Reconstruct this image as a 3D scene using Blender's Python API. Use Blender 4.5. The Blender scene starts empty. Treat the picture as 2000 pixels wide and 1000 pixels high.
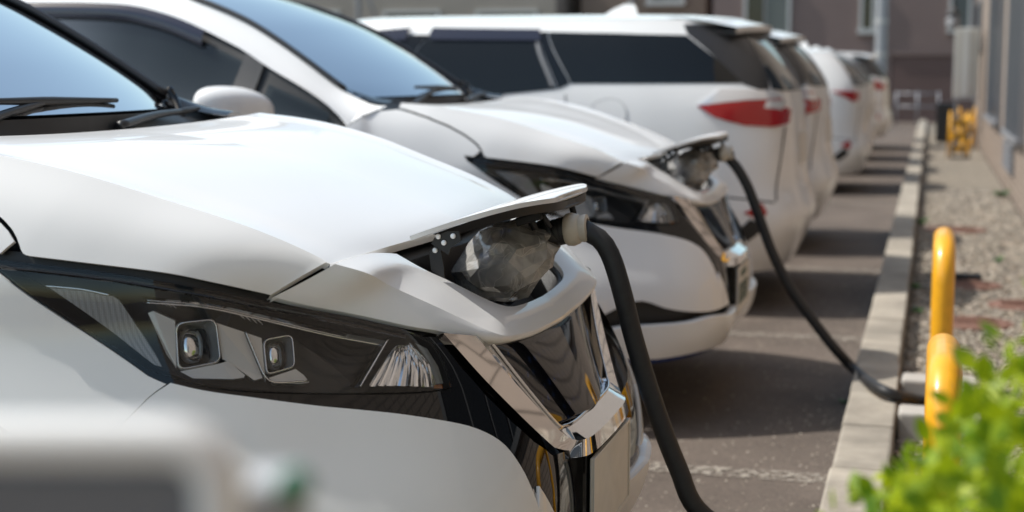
import bpy, bmesh, math, random
import numpy as np
from mathutils import Vector, Matrix
from mathutils.geometry import delaunay_2d_cdt
random.seed(7); rng = np.random.default_rng(7)
R = math.radians
scene = bpy.context.scene
col = scene.collection
# ------------------------------------------------------------------ camera, sky, sun, exposure
FPX, HY, VX, CAMH = 2890., 140., 1820., 1.17
TH = math.atan((500-HY)/FPX); PSI = math.atan((VX-1000)*math.cos(TH)/FPX)
fwh = np.array([-math.sin(PSI), math.cos(PSI), 0]); rt = np.array([math.cos(PSI), math.sin(PSI), 0])
fw = fwh*math.cos(TH)-np.array([0, 0, math.sin(TH)]); upv = fwh*math.sin(TH)+np.array([0, 0, math.cos(TH)])
CAM = np.array([0, 0, CAMH])
cd = bpy.data.cameras.new('camera'); cam = bpy.data.objects.new('camera', cd); col.objects.link(cam)
cd.sensor_width = 36; cd.lens = FPX/2000*36; cd.clip_start = .02; cd.clip_end = 500
cam.location = CAM; cam.rotation_euler = (math.pi/2-TH, 0, PSI)
cd.dof.use_dof = True; cd.dof.focus_distance = 2.55; cd.dof.aperture_fstop = 3.2; cd.dof.aperture_blades = 0
scene.camera = cam
SUN = np.array([-.62, -.06, .78]); SUN = SUN/np.linalg.norm(SUN)
w = bpy.data.worlds.new('World'); scene.world = w; w.use_nodes = True
nt = w.node_tree; sky = nt.nodes.new('ShaderNodeTexSky'); sky.sky_type = 'NISHITA'; sky.sun_disc = False
sky.sun_elevation = math.asin(SUN[2]); sky.sun_rotation = math.atan2(SUN[0], SUN[1]); sky.air_density = 1.0; sky.dust_density = 1.0
tint = nt.nodes.new('ShaderNodeVectorMath'); tint.operation = 'MULTIPLY'; tint.inputs[1].default_value = (1.10, 1.08, .92)   # white balance of the whole sky
nt.links.new(sky.outputs[0], tint.inputs[0]); nt.links.new(tint.outputs[0], nt.nodes['Background'].inputs[0]); nt.nodes['Background'].inputs[1].default_value = .15
sl = bpy.data.lights.new('sun', 'SUN'); sl.energy = 3.3; sl.angle = R(.53); sl.color = (1, .965, .905)
so = bpy.data.objects.new('sun', sl); col.objects.link(so)
so.rotation_euler = Vector(SUN).to_track_quat('Z', 'Y').to_euler()
vs = scene.view_settings; vs.view_transform = 'Standard'; vs.look = 'None'; vs.gamma = 1; vs.exposure = 0.56; vs.use_curve_mapping = False
scene.cycles.use_denoising = True
scene.cycles.max_bounces = 10; scene.cycles.transparent_max_bounces = 24; scene.cycles.caustics_reflective = False; scene.cycles.caustics_refractive = False

# ------------------------------------------------------------------ pixel -> position helpers (positions come from known planes)
def ray(x, y): return fw+rt*(x-1000)/FPX+upv*(500-y)/FPX
def atY(x, y, Y): d = ray(x, y); return CAM+d*(Y/d[1])
def atZ(x, y, Z): d = ray(x, y); return CAM+d*((Z-CAMH)/d[2])
def atX(x, y, X): d = ray(x, y); return CAM+d*(X/d[0])
def atD(x, y, D): return CAM+ray(x, y)*D
def proj(P):
    q = P-CAM; z = q@fw
    return np.stack([1000+FPX*(q@rt)/z, 500-FPX*(q@upv)/z], -1)

# ------------------------------------------------------------------ materials
MATS = {}
def newmat(name):
    m = bpy.data.materials.new(name); m.use_nodes = True; MATS[name] = m
    return m, m.node_tree, m.node_tree.nodes['Principled BSDF']
def pmat(name, c, rough=.5, metal=0, coat=0, spec=.5, noise=0, nscale=20, bump=0, bscale=200, crough=.03, **kw):
    m, t, b = newmat(name)
    b.inputs['Base Color'].default_value = (*c, 1); b.inputs['Roughness'].default_value = rough
    b.inputs['Metallic'].default_value = metal; b.inputs['Coat Weight'].default_value = coat; b.inputs['Coat Roughness'].default_value = crough
    b.inputs['Specular IOR Level'].default_value = spec
    tc = t.nodes.new('ShaderNodeTexCoord')
    if noise:
        n = t.nodes.new('ShaderNodeTexNoise'); n.inputs['Scale'].default_value = nscale; n.inputs['Detail'].default_value = 6
        t.links.new(tc.outputs['Object'], n.inputs['Vector'])
        r = t.nodes.new('ShaderNodeMapRange'); r.inputs[1].default_value = .25; r.inputs[2].default_value = .75
        r.inputs[3].default_value = 1-noise; r.inputs[4].default_value = 1+noise; t.links.new(n.outputs['Fac'], r.inputs[0])
        mx = t.nodes.new('ShaderNodeVectorMath'); mx.operation = 'SCALE'; mx.inputs[0].default_value = c
        t.links.new(r.outputs[0], mx.inputs['Scale']); t.links.new(mx.outputs[0], b.inputs['Base Color'])
    if bump:
        n2 = t.nodes.new('ShaderNodeTexNoise'); n2.inputs['Scale'].default_value = bscale; n2.inputs['Detail'].default_value = 4
        t.links.new(tc.outputs['Object'], n2.inputs['Vector'])
        bp = t.nodes.new('ShaderNodeBump'); bp.inputs['Strength'].default_value = bump; bp.inputs['Distance'].default_value = kw.get('bdist', .01)
        t.links.new(n2.outputs['Fac'], bp.inputs['Height']); t.links.new(bp.outputs[0], b.inputs['Normal'])
    if 'trans' in kw: b.inputs['Transmission Weight'].default_value = kw['trans']
    if 'emit' in kw: b.inputs['Emission Color'].default_value = (*kw['emit'], 1); b.inputs['Emission Strength'].default_value = kw.get('es', 1)
    return m
pmat('paint', (.83, .83, .825), .45, 0, .6, noise=.012, nscale=3)
pmat('paint_pearl', (.81, .80, .775), .45, 0, .6, noise=.012, nscale=3)
pmat('gloss_black', (.005, .005, .006), .2, 0, .85, spec=0)
pmat('matte_black', (.012, .012, .013), .5, noise=.2)
pmat('dark_plastic', (.022, .022, .024), .38, bump=.1, bscale=900)
pmat('chrome', (.66, .66, .67), .04, 1)
pmat('silver', (.88, .89, .90), .32, .25)
pmat('reflector', (.85, .86, .88), .12, 1)
pmat('rubber', (.016, .016, .017), .55, noise=.25, nscale=60, bump=.05, bscale=500)
pmat('ivory', (.62, .56, .47), .4, noise=.06, nscale=60)
pmat('plate', (.74, .70, .63), .42, noise=.06, nscale=25, bump=.02, bscale=120)
pmat('plate_rim', (.70, .67, .61), .35)
pmat('plate_ink', (.05, .10, .07), .5)
pmat('blue', (.01, .06, .22), .35)
pmat('blue_trim', (.01, .03, .16), .25, coat=1)
pmat('yellow', (.84, .40, .014), .38, 0, .35, noise=.10, nscale=22, crough=.14, bump=.04, bscale=90)
pmat('yellow_dull', (.75, .37, .02), .5, noise=.1)
pmat('red_lens', (.40, .004, .007), .2, 0, .45)
pmat('red_dark', (.22, .003, .006), .15, 0, 1.0)
pmat('clear_lens', (.82, .82, .83), .12, .3, 1.0)
pmat('tyre', (.02, .02, .02), .8, bump=.2, bscale=80)
pmat('rim_metal', (.45, .45, .46), .3, 1)
pmat('concrete', (.345, .305, .25), .85, noise=.16, nscale=9, bump=.35, bscale=260)
pmat('block', (.43, .40, .36), .8, noise=.1, nscale=14, bump=.2, bscale=200)
pmat('rust_iron', (.20, .105, .075), .75, noise=.25, nscale=30, bump=.3, bscale=150)
pmat('brown_wall', (.205, .15, .138), .85, noise=.06, nscale=1.2, bump=.1, bscale=40)
pmat('brown_wall_low', (.135, .088, .08), .85, noise=.07, nscale=1.5, bump=.1, bscale=40)
pmat('beige_wall', (0.295, 0.262, 0.226), .85, noise=.06, nscale=1.5)
pmat('tan_wall', (.22, .165, .13), .85, noise=.06, nscale=1.5)
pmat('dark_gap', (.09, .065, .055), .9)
pmat('frame_white', (.5, .5, .49), .5)
pmat('frame_grey', (.22, .22, .23), .5)
pmat('win_dark', (.012, .014, .018), .06)
pmat('win_grey', (.10, .115, .12), .2)
pmat('galv', (.33, .34, .37), .45, .4, noise=.1)
pmat('ac_case', (.42, .405, .375), .55, noise=.06, nscale=4)
pmat('post_white', (.74, .74, .73), .4, coat=.3)
pmat('post_grey', (.16, .165, .18), .5)
pmat('green_lamp', (.01, .12, .05), .3)
pmat('bark', (.10, .07, .045), .9, noise=.2)
pmat('asphalt_line', (.60, .56, .50), .8)
pmat('visor', (.018, .018, .035), .1, coat=.6)
pmat('sensor_grey', (.25, .25, .25), .5)
pmat('lens_gloss', (.01, .011, .013), .2, 0, 1.0, spec=0); MATS['lens_gloss'].node_tree.nodes['Principled BSDF'].inputs['Coat IOR'].default_value = 2.1  # coat index raised to strengthen the sky highlight on the added lens strip
pmat('gap_grey', (.38, .38, .38), .6)

def per_object(name, amt, stain=None):
    "each piece of a kind a little lighter or darker, with broad stains"
    m = MATS[name]; t = m.node_tree; b_ = t.nodes['Principled BSDF']; src = b_.inputs['Base Color'].links[0].from_socket
    oi = t.nodes.new('ShaderNodeObjectInfo'); mr = t.nodes.new('ShaderNodeMapRange'); mr.inputs[3].default_value = 1-amt; mr.inputs[4].default_value = 1+amt; t.links.new(oi.outputs['Random'], mr.inputs[0])
    ge = t.nodes.new('ShaderNodeNewGeometry'); n = t.nodes.new('ShaderNodeTexNoise'); n.inputs['Scale'].default_value = 3.2; n.inputs['Detail'].default_value = 7; n.inputs['Roughness'].default_value = .7; t.links.new(ge.outputs['Position'], n.inputs['Vector'])
    m2 = t.nodes.new('ShaderNodeMapRange'); m2.inputs[1].default_value = .35; m2.inputs[2].default_value = .6; m2.inputs[3].default_value = .72; m2.inputs[4].default_value = 1.06; t.links.new(n.outputs['Fac'], m2.inputs[0])
    mu = t.nodes.new('ShaderNodeMath'); mu.operation = 'MULTIPLY'; t.links.new(mr.outputs[0], mu.inputs[0]); t.links.new(m2.outputs[0], mu.inputs[1])
    vm = t.nodes.new('ShaderNodeVectorMath'); vm.operation = 'SCALE'; t.links.new(src, vm.inputs[0]); t.links.new(mu.outputs[0], vm.inputs['Scale']); t.links.new(vm.outputs[0], b_.inputs['Base Color'])
per_object('concrete', .09)
def glass(name, tint, refl_ior=1.5, dark=.0, tr=.9, rough=0.0):
    m = bpy.data.materials.new(name); m.use_nodes = True; t = m.node_tree; MATS[name] = m
    t.nodes.remove(t.nodes['Principled BSDF']); out = t.nodes['Material Output']
    tp = t.nodes.new('ShaderNodeBsdfTransparent'); tp.inputs[0].default_value = (*tint, 1)
    df = t.nodes.new('ShaderNodeBsdfDiffuse'); df.inputs[0].default_value = (dark, dark*1.1, dark*1.15, 1)
    m1 = t.nodes.new('ShaderNodeMixShader'); m1.inputs[0].default_value = 1-tr
    gl = t.nodes.new('ShaderNodeBsdfGlossy'); gl.inputs['Roughness'].default_value = rough
    fr = t.nodes.new('ShaderNodeFresnel'); fr.inputs[0].default_value = refl_ior
    mx = t.nodes.new('ShaderNodeMixShader')
    t.links.new(tp.outputs[0], m1.inputs[1]); t.links.new(df.outputs[0], m1.inputs[2])
    t.links.new(fr.outputs[0], mx.inputs[0]); t.links.new(m1.outputs[0], mx.inputs[1]); t.links.new(gl.outputs[0], mx.inputs[2])
    t.links.new(mx.outputs[0], out.inputs[0])
    return m
glass('lens', (.975, .98, .985), 1.5)
glass('windscreen', (.74, .80, .79), 1.6, .30, .72)
glass('side_glass', (.34, .42, .44), 1.45, .03, .72)
glass('privacy_glass', (.05, .07, .10), 1.5, .014, .45)
def film():
    m = bpy.data.materials.new('film'); m.use_nodes = True; t = m.node_tree; MATS['film'] = m; t.nodes.remove(t.nodes['Principled BSDF'])
    N = t.nodes.new; Lk = t.links.new
    tc = N('ShaderNodeTexCoord'); n = N('ShaderNodeTexNoise'); n.inputs['Scale'].default_value = 13; n.inputs['Detail'].default_value = 2
    ad = N('ShaderNodeVectorMath'); ad.operation = 'MULTIPLY_ADD'; ad.inputs[1].default_value = (.11, .11, .11)
    Lk(tc.outputs['Object'], n.inputs['Vector']); Lk(n.outputs['Color'], ad.inputs[0]); Lk(tc.outputs['Object'], ad.inputs[2])
    def ridge(scale, width):
        k = N('ShaderNodeTexNoise'); k.inputs['Scale'].default_value = scale; k.inputs['Detail'].default_value = 1; k.inputs['Distortion'].default_value = .6; Lk(ad.outputs[0], k.inputs['Vector'])
        s1 = N('ShaderNodeMath'); s1.operation = 'SUBTRACT'; s1.inputs[1].default_value = .5; Lk(k.outputs['Fac'], s1.inputs[0])
        s2 = N('ShaderNodeMath'); s2.operation = 'ABSOLUTE'; Lk(s1.outputs[0], s2.inputs[0])
        s3 = N('ShaderNodeMapRange'); s3.interpolation_type = 'SMOOTHSTEP'; s3.inputs[1].default_value = 0; s3.inputs[2].default_value = width; s3.inputs[3].default_value = 1; s3.inputs[4].default_value = 0; Lk(s2.outputs[0], s3.inputs[0]); return s3.outputs[0]
    mxn = N('ShaderNodeMath'); mxn.operation = 'MAXIMUM'; Lk(ridge(11, .022), mxn.inputs[0]); Lk(ridge(23, .018), mxn.inputs[1])
    rp = N('ShaderNodeMapRange'); cl = N('ShaderNodeTexNoise'); cl.inputs['Scale'].default_value = 20; cl.inputs['Detail'].default_value = 2; Lk(ad.outputs[0], cl.inputs['Vector'])
    cm = N('ShaderNodeMapRange'); cm.inputs[1].default_value = .35; cm.inputs[2].default_value = .65; cm.inputs[3].default_value = .40; cm.inputs[4].default_value = .90; Lk(cl.outputs['Fac'], cm.inputs[0])
    rp.inputs[4].default_value = .92; Lk(cm.outputs[0], rp.inputs[3]); Lk(mxn.outputs[0], rp.inputs[0])
    bp = N('ShaderNodeBump'); bp.inputs['Strength'].default_value = .12; bp.inputs['Distance'].default_value = .006; Lk(cl.outputs['Fac'], bp.inputs['Height'])
    tp = N('ShaderNodeBsdfTransparent'); tp.inputs[0].default_value = (.95, .94, .92, 1)
    df = N('ShaderNodeBsdfDiffuse'); df.inputs[0].default_value = (.86, .84, .80, 1); tl = N('ShaderNodeBsdfTranslucent'); tl.inputs[0].default_value = (.86, .82, .77, 1)
    mm = N('ShaderNodeMixShader'); mm.inputs[0].default_value = .5; Lk(df.outputs[0], mm.inputs[1]); Lk(tl.outputs[0], mm.inputs[2])
    m1 = N('ShaderNodeMixShader'); Lk(rp.outputs[0], m1.inputs[0]); Lk(tp.outputs[0], m1.inputs[1]); Lk(mm.outputs[0], m1.inputs[2])
    gl = N('ShaderNodeBsdfGlossy'); gl.inputs['Roughness'].default_value = .10; fr = N('ShaderNodeFresnel'); fr.inputs[0].default_value = 1.75
    m2 = N('ShaderNodeMixShader'); Lk(fr.outputs[0], m2.inputs[0]); Lk(m1.outputs[0], m2.inputs[1]); Lk(gl.outputs[0], m2.inputs[2])
    for nd in (gl, fr, df): Lk(bp.outputs[0], nd.inputs['Normal'])
    Lk(m2.outputs[0], t.nodes['Material Output'].inputs[0])
film()

def leafmat(name, c):
    m, t, b = newmat(name)
    b.inputs['Roughness'].default_value = .45
    oi = t.nodes.new('ShaderNodeTexNoise'); oi.inputs['Scale'].default_value = 18
    tc = t.nodes.new('ShaderNodeTexCoord'); t.links.new(tc.outputs['Object'], oi.inputs['Vector'])
    rp = t.nodes.new('ShaderNodeValToRGB'); rp.color_ramp.elements[0].position = .35; rp.color_ramp.elements[1].position = .65
    rp.color_ramp.elements[0].color = (c[0]*.22, c[1]*.40, c[2]*.9, 1); rp.color_ramp.elements[1].color = (*c, 1); oi.inputs['Scale'].default_value = 26; oi.inputs['Detail'].default_value = 3
    t.links.new(oi.outputs['Fac'], rp.inputs[0]); t.links.new(rp.outputs[0], b.inputs['Base Color'])
    tr = t.nodes.new('ShaderNodeBsdfTranslucent'); t.links.new(rp.outputs[0], tr.inputs[0])
    mx = t.nodes.new('ShaderNodeMixShader'); mx.inputs[0].default_value = .4
    t.links.new(b.outputs[0], mx.inputs[1]); t.links.new(tr.outputs[0], mx.inputs[2]); t.links.new(mx.outputs[0], t.nodes['Material Output'].inputs[0])
leafmat('leaf', (.50, .57, .012))
leafmat('weed', (.10, .2, .03))

def ramp_mat(name, stops, scale, rough=.9, bump=.4, bscale=150, bdist=.004, detail=8, second=None):
    m, t, b = newmat(name); b.inputs['Roughness'].default_value = rough
    tc = t.nodes.new('ShaderNodeTexCoord'); n = t.nodes.new('ShaderNodeTexNoise'); n.inputs['Scale'].default_value = scale; n.inputs['Detail'].default_value = detail
    t.links.new(tc.outputs['Object'], n.inputs['Vector'])
    rp = t.nodes.new('ShaderNodeValToRGB'); t.links.new(n.outputs['Fac'], rp.inputs[0])
    while len(rp.color_ramp.elements) < len(stops): rp.color_ramp.elements.new(.5)
    for e, (p, c) in zip(rp.color_ramp.elements, stops): e.position = p; e.color = (*c, 1)
    last = rp.outputs[0]
    if second:
        sc, amt = second
        n3 = t.nodes.new('ShaderNodeTexVoronoi'); n3.inputs['Scale'].default_value = sc; t.links.new(tc.outputs['Object'], n3.inputs['Vector'])
        mr = t.nodes.new('ShaderNodeMapRange'); mr.inputs[1].default_value = 0; mr.inputs[2].default_value = 1; mr.inputs[3].default_value = 1-amt; mr.inputs[4].default_value = 1+amt
        sp = t.nodes.new('ShaderNodeSeparateColor'); t.links.new(n3.outputs['Color'], sp.inputs[0]); t.links.new(sp.outputs[0], mr.inputs[0])
        vm = t.nodes.new('ShaderNodeVectorMath'); vm.operation = 'SCALE'; t.links.new(last, vm.inputs[0]); t.links.new(mr.outputs[0], vm.inputs['Scale']); last = vm.outputs[0]
    t.links.new(last, b.inputs['Base Color'])
    n2 = t.nodes.new('ShaderNodeTexNoise'); n2.inputs['Scale'].default_value = bscale; n2.inputs['Detail'].default_value = 5; t.links.new(tc.outputs['Object'], n2.inputs['Vector'])
    bp = t.nodes.new('ShaderNodeBump'); bp.inputs['Strength'].default_value = bump; bp.inputs['Distance'].default_value = bdist
    t.links.new(n2.outputs['Fac'], bp.inputs['Height']); t.links.new(bp.outputs[0], b.inputs['Normal'])
    return m
ramp_mat('asphalt', [(.3, (.082, .064, .052)), (.5, (.110, .086, .070)), (.72, (.138, .109, .089))], 2.2, .92, .6, 170, .006, second=(160, .22))
ramp_mat('gravel_bed', [(.3, (.12, .10, .08)), (.5, (.235, .20, .155)), (.7, (.33, .29, .235))], 40, .95, 1.0, 60, .02, second=(55, .45))
ramp_mat('pebble_a', [(.3, (.30, .26, .205)), (.7, (.42, .375, .31))], 25)
ramp_mat('pebble_b', [(.3, (.15, .125, .10)), (.7, (.26, .225, .19))], 25)
ramp_mat('pebble_c', [(.3, (.34, .26, .18)), (.7, (.46, .40, .34))], 25)
ramp_mat('hedge', [(.3, (.02, .05, .01)), (.7, (.06, .12, .02))], 6)

def worn_paint():
    m, t, b = newmat('worn_paint'); b.inputs['Base Color'].default_value = (.36, .32, .27, 1); b.inputs['Roughness'].default_value = .9
    tc = t.nodes.new('ShaderNodeTexCoord'); n = t.nodes.new('ShaderNodeTexNoise'); n.inputs['Scale'].default_value = 38; n.inputs['Detail'].default_value = 9; n.inputs['Roughness'].default_value = .7
    t.links.new(tc.outputs['Object'], n.inputs['Vector'])
    rp = t.nodes.new('ShaderNodeValToRGB'); rp.color_ramp.elements[0].position = .47; rp.color_ramp.elements[1].position = .56; t.links.new(n.outputs['Fac'], rp.inputs[0])
    rp.color_ramp.elements[1].color = (.8, .8, .8, 1)
    t.links.new(rp.outputs[0], b.inputs['Alpha'])
worn_paint()
def brick_mat(name, c1, c2, mortar, w_, h_, ms=.012):
    m, t, b = newmat(name); b.inputs['Roughness'].default_value = .6
    tc = t.nodes.new('ShaderNodeTexCoord'); mp = t.nodes.new('ShaderNodeMapping'); mp.inputs['Rotation'].default_value = (math.pi/2, 0, math.pi/2)
    sp = t.nodes.new('ShaderNodeSeparateXYZ'); cb = t.nodes.new('ShaderNodeCombineXYZ'); t.links.new(tc.outputs['Object'], sp.inputs[0])
    t.links.new(sp.outputs['Y'], cb.inputs['X']); t.links.new(sp.outputs['Z'], cb.inputs['Y'])
    br = t.nodes.new('ShaderNodeTexBrick'); br.inputs['Scale'].default_value = 1; br.inputs['Brick Width'].default_value = w_; br.inputs['Row Height'].default_value = h_
    br.inputs['Mortar Size'].default_value = ms*.5; br.inputs['Color1'].default_value = (*c1, 1); br.inputs['Color2'].default_value = (*c2, 1); br.inputs['Mortar'].default_value = (*mortar, 1)
    br.inputs['Mortar Smooth'].default_value = .1
    t.links.new(cb.outputs[0], br.inputs['Vector']); t.links.new(br.outputs['Color'], b.inputs['Base Color'])
    bp = t.nodes.new('ShaderNodeBump'); bp.inputs['Strength'].default_value = .5; bp.inputs['Distance'].default_value = -.005
    t.links.new(br.outputs['Fac'], bp.inputs['Height']); t.links.new(bp.outputs[0], b.inputs['Normal'])
brick_mat('tile_wall', (.31, .245, .20), (.28, .22, .178), (.11, .085, .068), .227, .068)
def mesh_lens():
    m, t, b = newmat('prism_reflector'); b.inputs['Metallic'].default_value = .75; b.inputs['Roughness'].default_value = .3
    tc = t.nodes.new('ShaderNodeTexCoord'); v = t.nodes.new('ShaderNodeTexVoronoi'); v.inputs['Scale'].default_value = 380; v.inputs['Randomness'].default_value = 0
    t.links.new(tc.outputs['Object'], v.inputs['Vector'])
    rp = t.nodes.new('ShaderNodeValToRGB'); rp.color_ramp.elements[0].color = (.60, .61, .63, 1); rp.color_ramp.elements[1].color = (.22, .22, .23, 1); rp.color_ramp.elements[1].position = .6
    t.links.new(v.outputs['Distance'], rp.inputs[0]); t.links.new(rp.outputs[0], b.inputs['Base Color'])
    bp = t.nodes.new('ShaderNodeBump'); bp.inputs['Strength'].default_value = .6; bp.inputs['Distance'].default_value = .001; t.links.new(v.outputs['Distance'], bp.inputs['Height']); t.links.new(bp.outputs[0], b.inputs['Normal'])
mesh_lens()
def grille_mat():
    m, t, b = newmat('grille_gloss'); b.inputs['Roughness'].default_value = .2; b.inputs['Coat Weight'].default_value = .8; b.inputs['Specular IOR Level'].default_value = 0; b.inputs['Coat Roughness'].default_value = .02
    tc = t.nodes.new('ShaderNodeTexCoord'); v = t.nodes.new('ShaderNodeTexVoronoi'); v.inputs['Scale'].default_value = 42; v.inputs['Randomness'].default_value = .1
    t.links.new(tc.outputs['Object'], v.inputs['Vector'])
    rp = t.nodes.new('ShaderNodeValToRGB'); rp.color_ramp.elements[0].color = (.012, .03, .10, 1); rp.color_ramp.elements[1].color = (.004, .004, .006, 1); rp.color_ramp.elements[1].position = .35
    t.links.new(v.outputs['Distance'], rp.inputs[0]); t.links.new(rp.outputs[0], b.inputs['Base Color'])
grille_mat()
M = MATS

# ------------------------------------------------------------------ mesh helpers
def tag(o, label=None, cat=None, group=None, kind=None):
    if label: o['label'] = label
    if cat: o['category'] = cat
    if group: o['group'] = group
    if kind: o['kind'] = kind
    return o
def empty(name, loc=(0, 0, 0), rz=0, parent=None):
    o = bpy.data.objects.new(name, None); col.objects.link(o); o.location = loc; o.rotation_euler = (0, 0, rz); o.empty_display_size = .1
    if parent: o.parent = parent
    return o
def link(name, me, parent=None, loc=None):
    o = bpy.data.objects.new(name, me); col.objects.link(o)
    if parent is not None: o.parent = parent
    if loc is not None: o.location = loc
    return o
def obj(name, V, F, mat, parent=None, smooth=True, normals=None, loc=None):
    me = bpy.data.meshes.new(name)
    me.from_pydata([tuple(map(float, v)) for v in V], [], [tuple(map(int, f)) for f in F]); me.update()
    me.materials.append(M[mat])
    if smooth: me.polygons.foreach_set('use_smooth', [True]*len(me.polygons))
    if normals is not None: me.normals_split_custom_set_from_vertices([tuple(map(float, n)) for n in normals])
    return link(name, me, parent, loc)
def bm_obj(name, bm, mat, parent=None, smooth=False, loc=None):
    me = bpy.data.meshes.new(name); bm.normal_update(); bm.to_mesh(me); bm.free(); me.materials.append(M[mat])
    if smooth: me.polygons.foreach_set('use_smooth', [True]*len(me.polygons))
    return link(name, me, parent, loc)
class MB:
    "collects grids, boxes and tubes into one mesh"
    def __init__(s): s.V = []; s.F = []; s.N = []
    def add(s, V, F, N=None):
        o = len(s.V); s.V += [tuple(v) for v in V]; s.F += [tuple(i+o for i in f) for f in F]
        return s
    def box(s, x0, x1, y0, y1, z0, z1):
        V = [(x, y, z) for z in (z0, z1) for y in (y0, y1) for x in (x0, x1)]
        return s.add(V, [(0, 2, 3, 1), (4, 5, 7, 6), (0, 1, 5, 4), (2, 6, 7, 3), (0, 4, 6, 2), (1, 3, 7, 5)])
    def mirror(s):
        o = len(s.V); n = len(s.V); s.V += [(x, -y, z) for x, y, z in s.V]; s.F += [tuple(i+o for i in reversed(f)) for f in list(s.F)]
        return s
    def build(s, name, mat, parent=None, smooth=True, loc=None): return obj(name, s.V, s.F, mat, parent, smooth, loc=loc)
def bbox(name, size, mat, parent=None, loc=(0, 0, 0), bev=.006, seg=2, rot=None):
    bm = bmesh.new(); bmesh.ops.create_cube(bm, size=1); bmesh.ops.scale(bm, vec=size, verts=bm.verts)
    if bev: bmesh.ops.bevel(bm, geom=bm.edges[:], offset=bev, segments=seg, affect='EDGES', profile=.5)
    o = bm_obj(name, bm, mat, parent, False, loc)
    if rot: o.rotation_euler = rot
    return o
def spline(P, n):
    P = np.asarray(P, float); k = len(P)
    if k == 2: return P[0]+np.linspace(0, 1, n)[:, None]*(P[1]-P[0])
    Q = np.vstack([2*P[0]-P[1], P, 2*P[-1]-P[-2]])
    def ev(t):
        i = np.clip(np.floor(t).astype(int), 0, k-2); u = (t-i)[:, None]
        a, b, c, d = Q[i], Q[i+1], Q[i+2], Q[i+3]
        return .5*((2*b)+(c-a)*u+(2*a-5*b+4*c-d)*u**2+(3*b-a-3*c+d)*u**3)
    tt = np.linspace(0, k-1, 40*k); D = ev(tt); L = np.concatenate([[0], np.cumsum(np.linalg.norm(np.diff(D, axis=0), axis=1))])
    return ev(np.interp(np.linspace(0, L[-1], n), L, tt))
def gridfaces(n, m, o=0, flip=False):
    F = []
    for i in range(n-1):
        for j in range(m-1):
            a = o+i*m+j; q = (a, a+1, a+m+1, a+m); F.append(q[::-1] if flip else q)
    return F
def loft(curves, nu=40, nv=8, bulge=None, smooth_v=False):
    "grid over curves; bulge: list of (height,) per strip along the strip normal"
    C = [spline(c, nu) for c in curves]; strips = []
    if smooth_v:
        G = np.stack(C, 0); T = (len(C)-1)*nv+1; out = np.zeros((T, nu, 3))
        for i in range(nu): out[:, i] = spline_param(G[:, i], T)
        return [out]
    for s in range(len(C)-1):
        v = np.linspace(0, 1, nv+1)[:, None, None]; G = C[s][None]*(1-v)+C[s+1][None]*v
        if bulge and bulge[s]:
            du = np.gradient(C[s]+C[s+1], axis=0); dv = C[s+1]-C[s]; nn = np.cross(du, dv); nn /= np.linalg.norm(nn, axis=1)[:, None]+1e-9
            G = G+nn[None]*bulge[s]*(4*v*(1-v))
        strips.append(G)
    return strips
def spline_param(P, n):
    k = len(P); Q = np.vstack([2*P[0]-P[1], P, 2*P[-1]-P[-2]]); t = np.linspace(0, k-1, n)
    i = np.clip(np.floor(t).astype(int), 0, k-2); u = (t-i)[:, None]; a, b, c, d = Q[i], Q[i+1], Q[i+2], Q[i+3]
    return .5*((2*b)+(c-a)*u+(2*a-5*b+4*c-d)*u**2+(3*b-a-3*c+d)*u**3)
def add_strips(mb, strips, flip=False, skirt=None):
    for G in strips:
        n, m = G.shape[:2]; mb.add(G.reshape(-1, 3), gridfaces(n, m, 0, flip))
    return mb
def rim(mb, curve, d, flip=False):
    "a band hanging from a curve along vector d (panel edge thickness)"
    c = np.asarray(curve); n = len(c); mb.add(np.vstack([c, c+np.asarray(d)]), gridfaces(2, n, 0, flip)); return mb
def tube_mesh(path, rad, seg=12, cap=True, n=None):
    P = spline(path, n) if n else np.asarray(path, float); k = len(P)
    rad = np.full(k, rad) if np.isscalar(rad) else np.interp(np.linspace(0, 1, k), np.linspace(0, 1, len(rad)), rad)
    T = np.gradient(P, axis=0); T /= np.linalg.norm(T, axis=1)[:, None]
    a = np.array([0, 0, 1.]) if abs(T[0][2]) < .9 else np.array([1., 0, 0]); u = np.cross(T[0], a); u /= np.linalg.norm(u)
    V = []
    for i in range(k):
        u = u-T[i]*(u@T[i]); u /= np.linalg.norm(u); v = np.cross(T[i], u)
        for s in range(seg): an = 2*math.pi*s/seg; V.append(P[i]+rad[i]*(math.cos(an)*u+math.sin(an)*v))
    F = []
    for i in range(k-1):
        for s in range(seg): F.append((i*seg+s, i*seg+(s+1) % seg, (i+1)*seg+(s+1) % seg, (i+1)*seg+s))
    if cap: F.append(tuple(range(seg))[::-1]); F.append(tuple((k-1)*seg+s for s in range(seg)))
    return V, F
def tube(name, path, rad, mat, parent=None, seg=12, n=None):
    V, F = tube_mesh(path, rad, seg, True, n); return obj(name, V, F, mat, parent)
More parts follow.
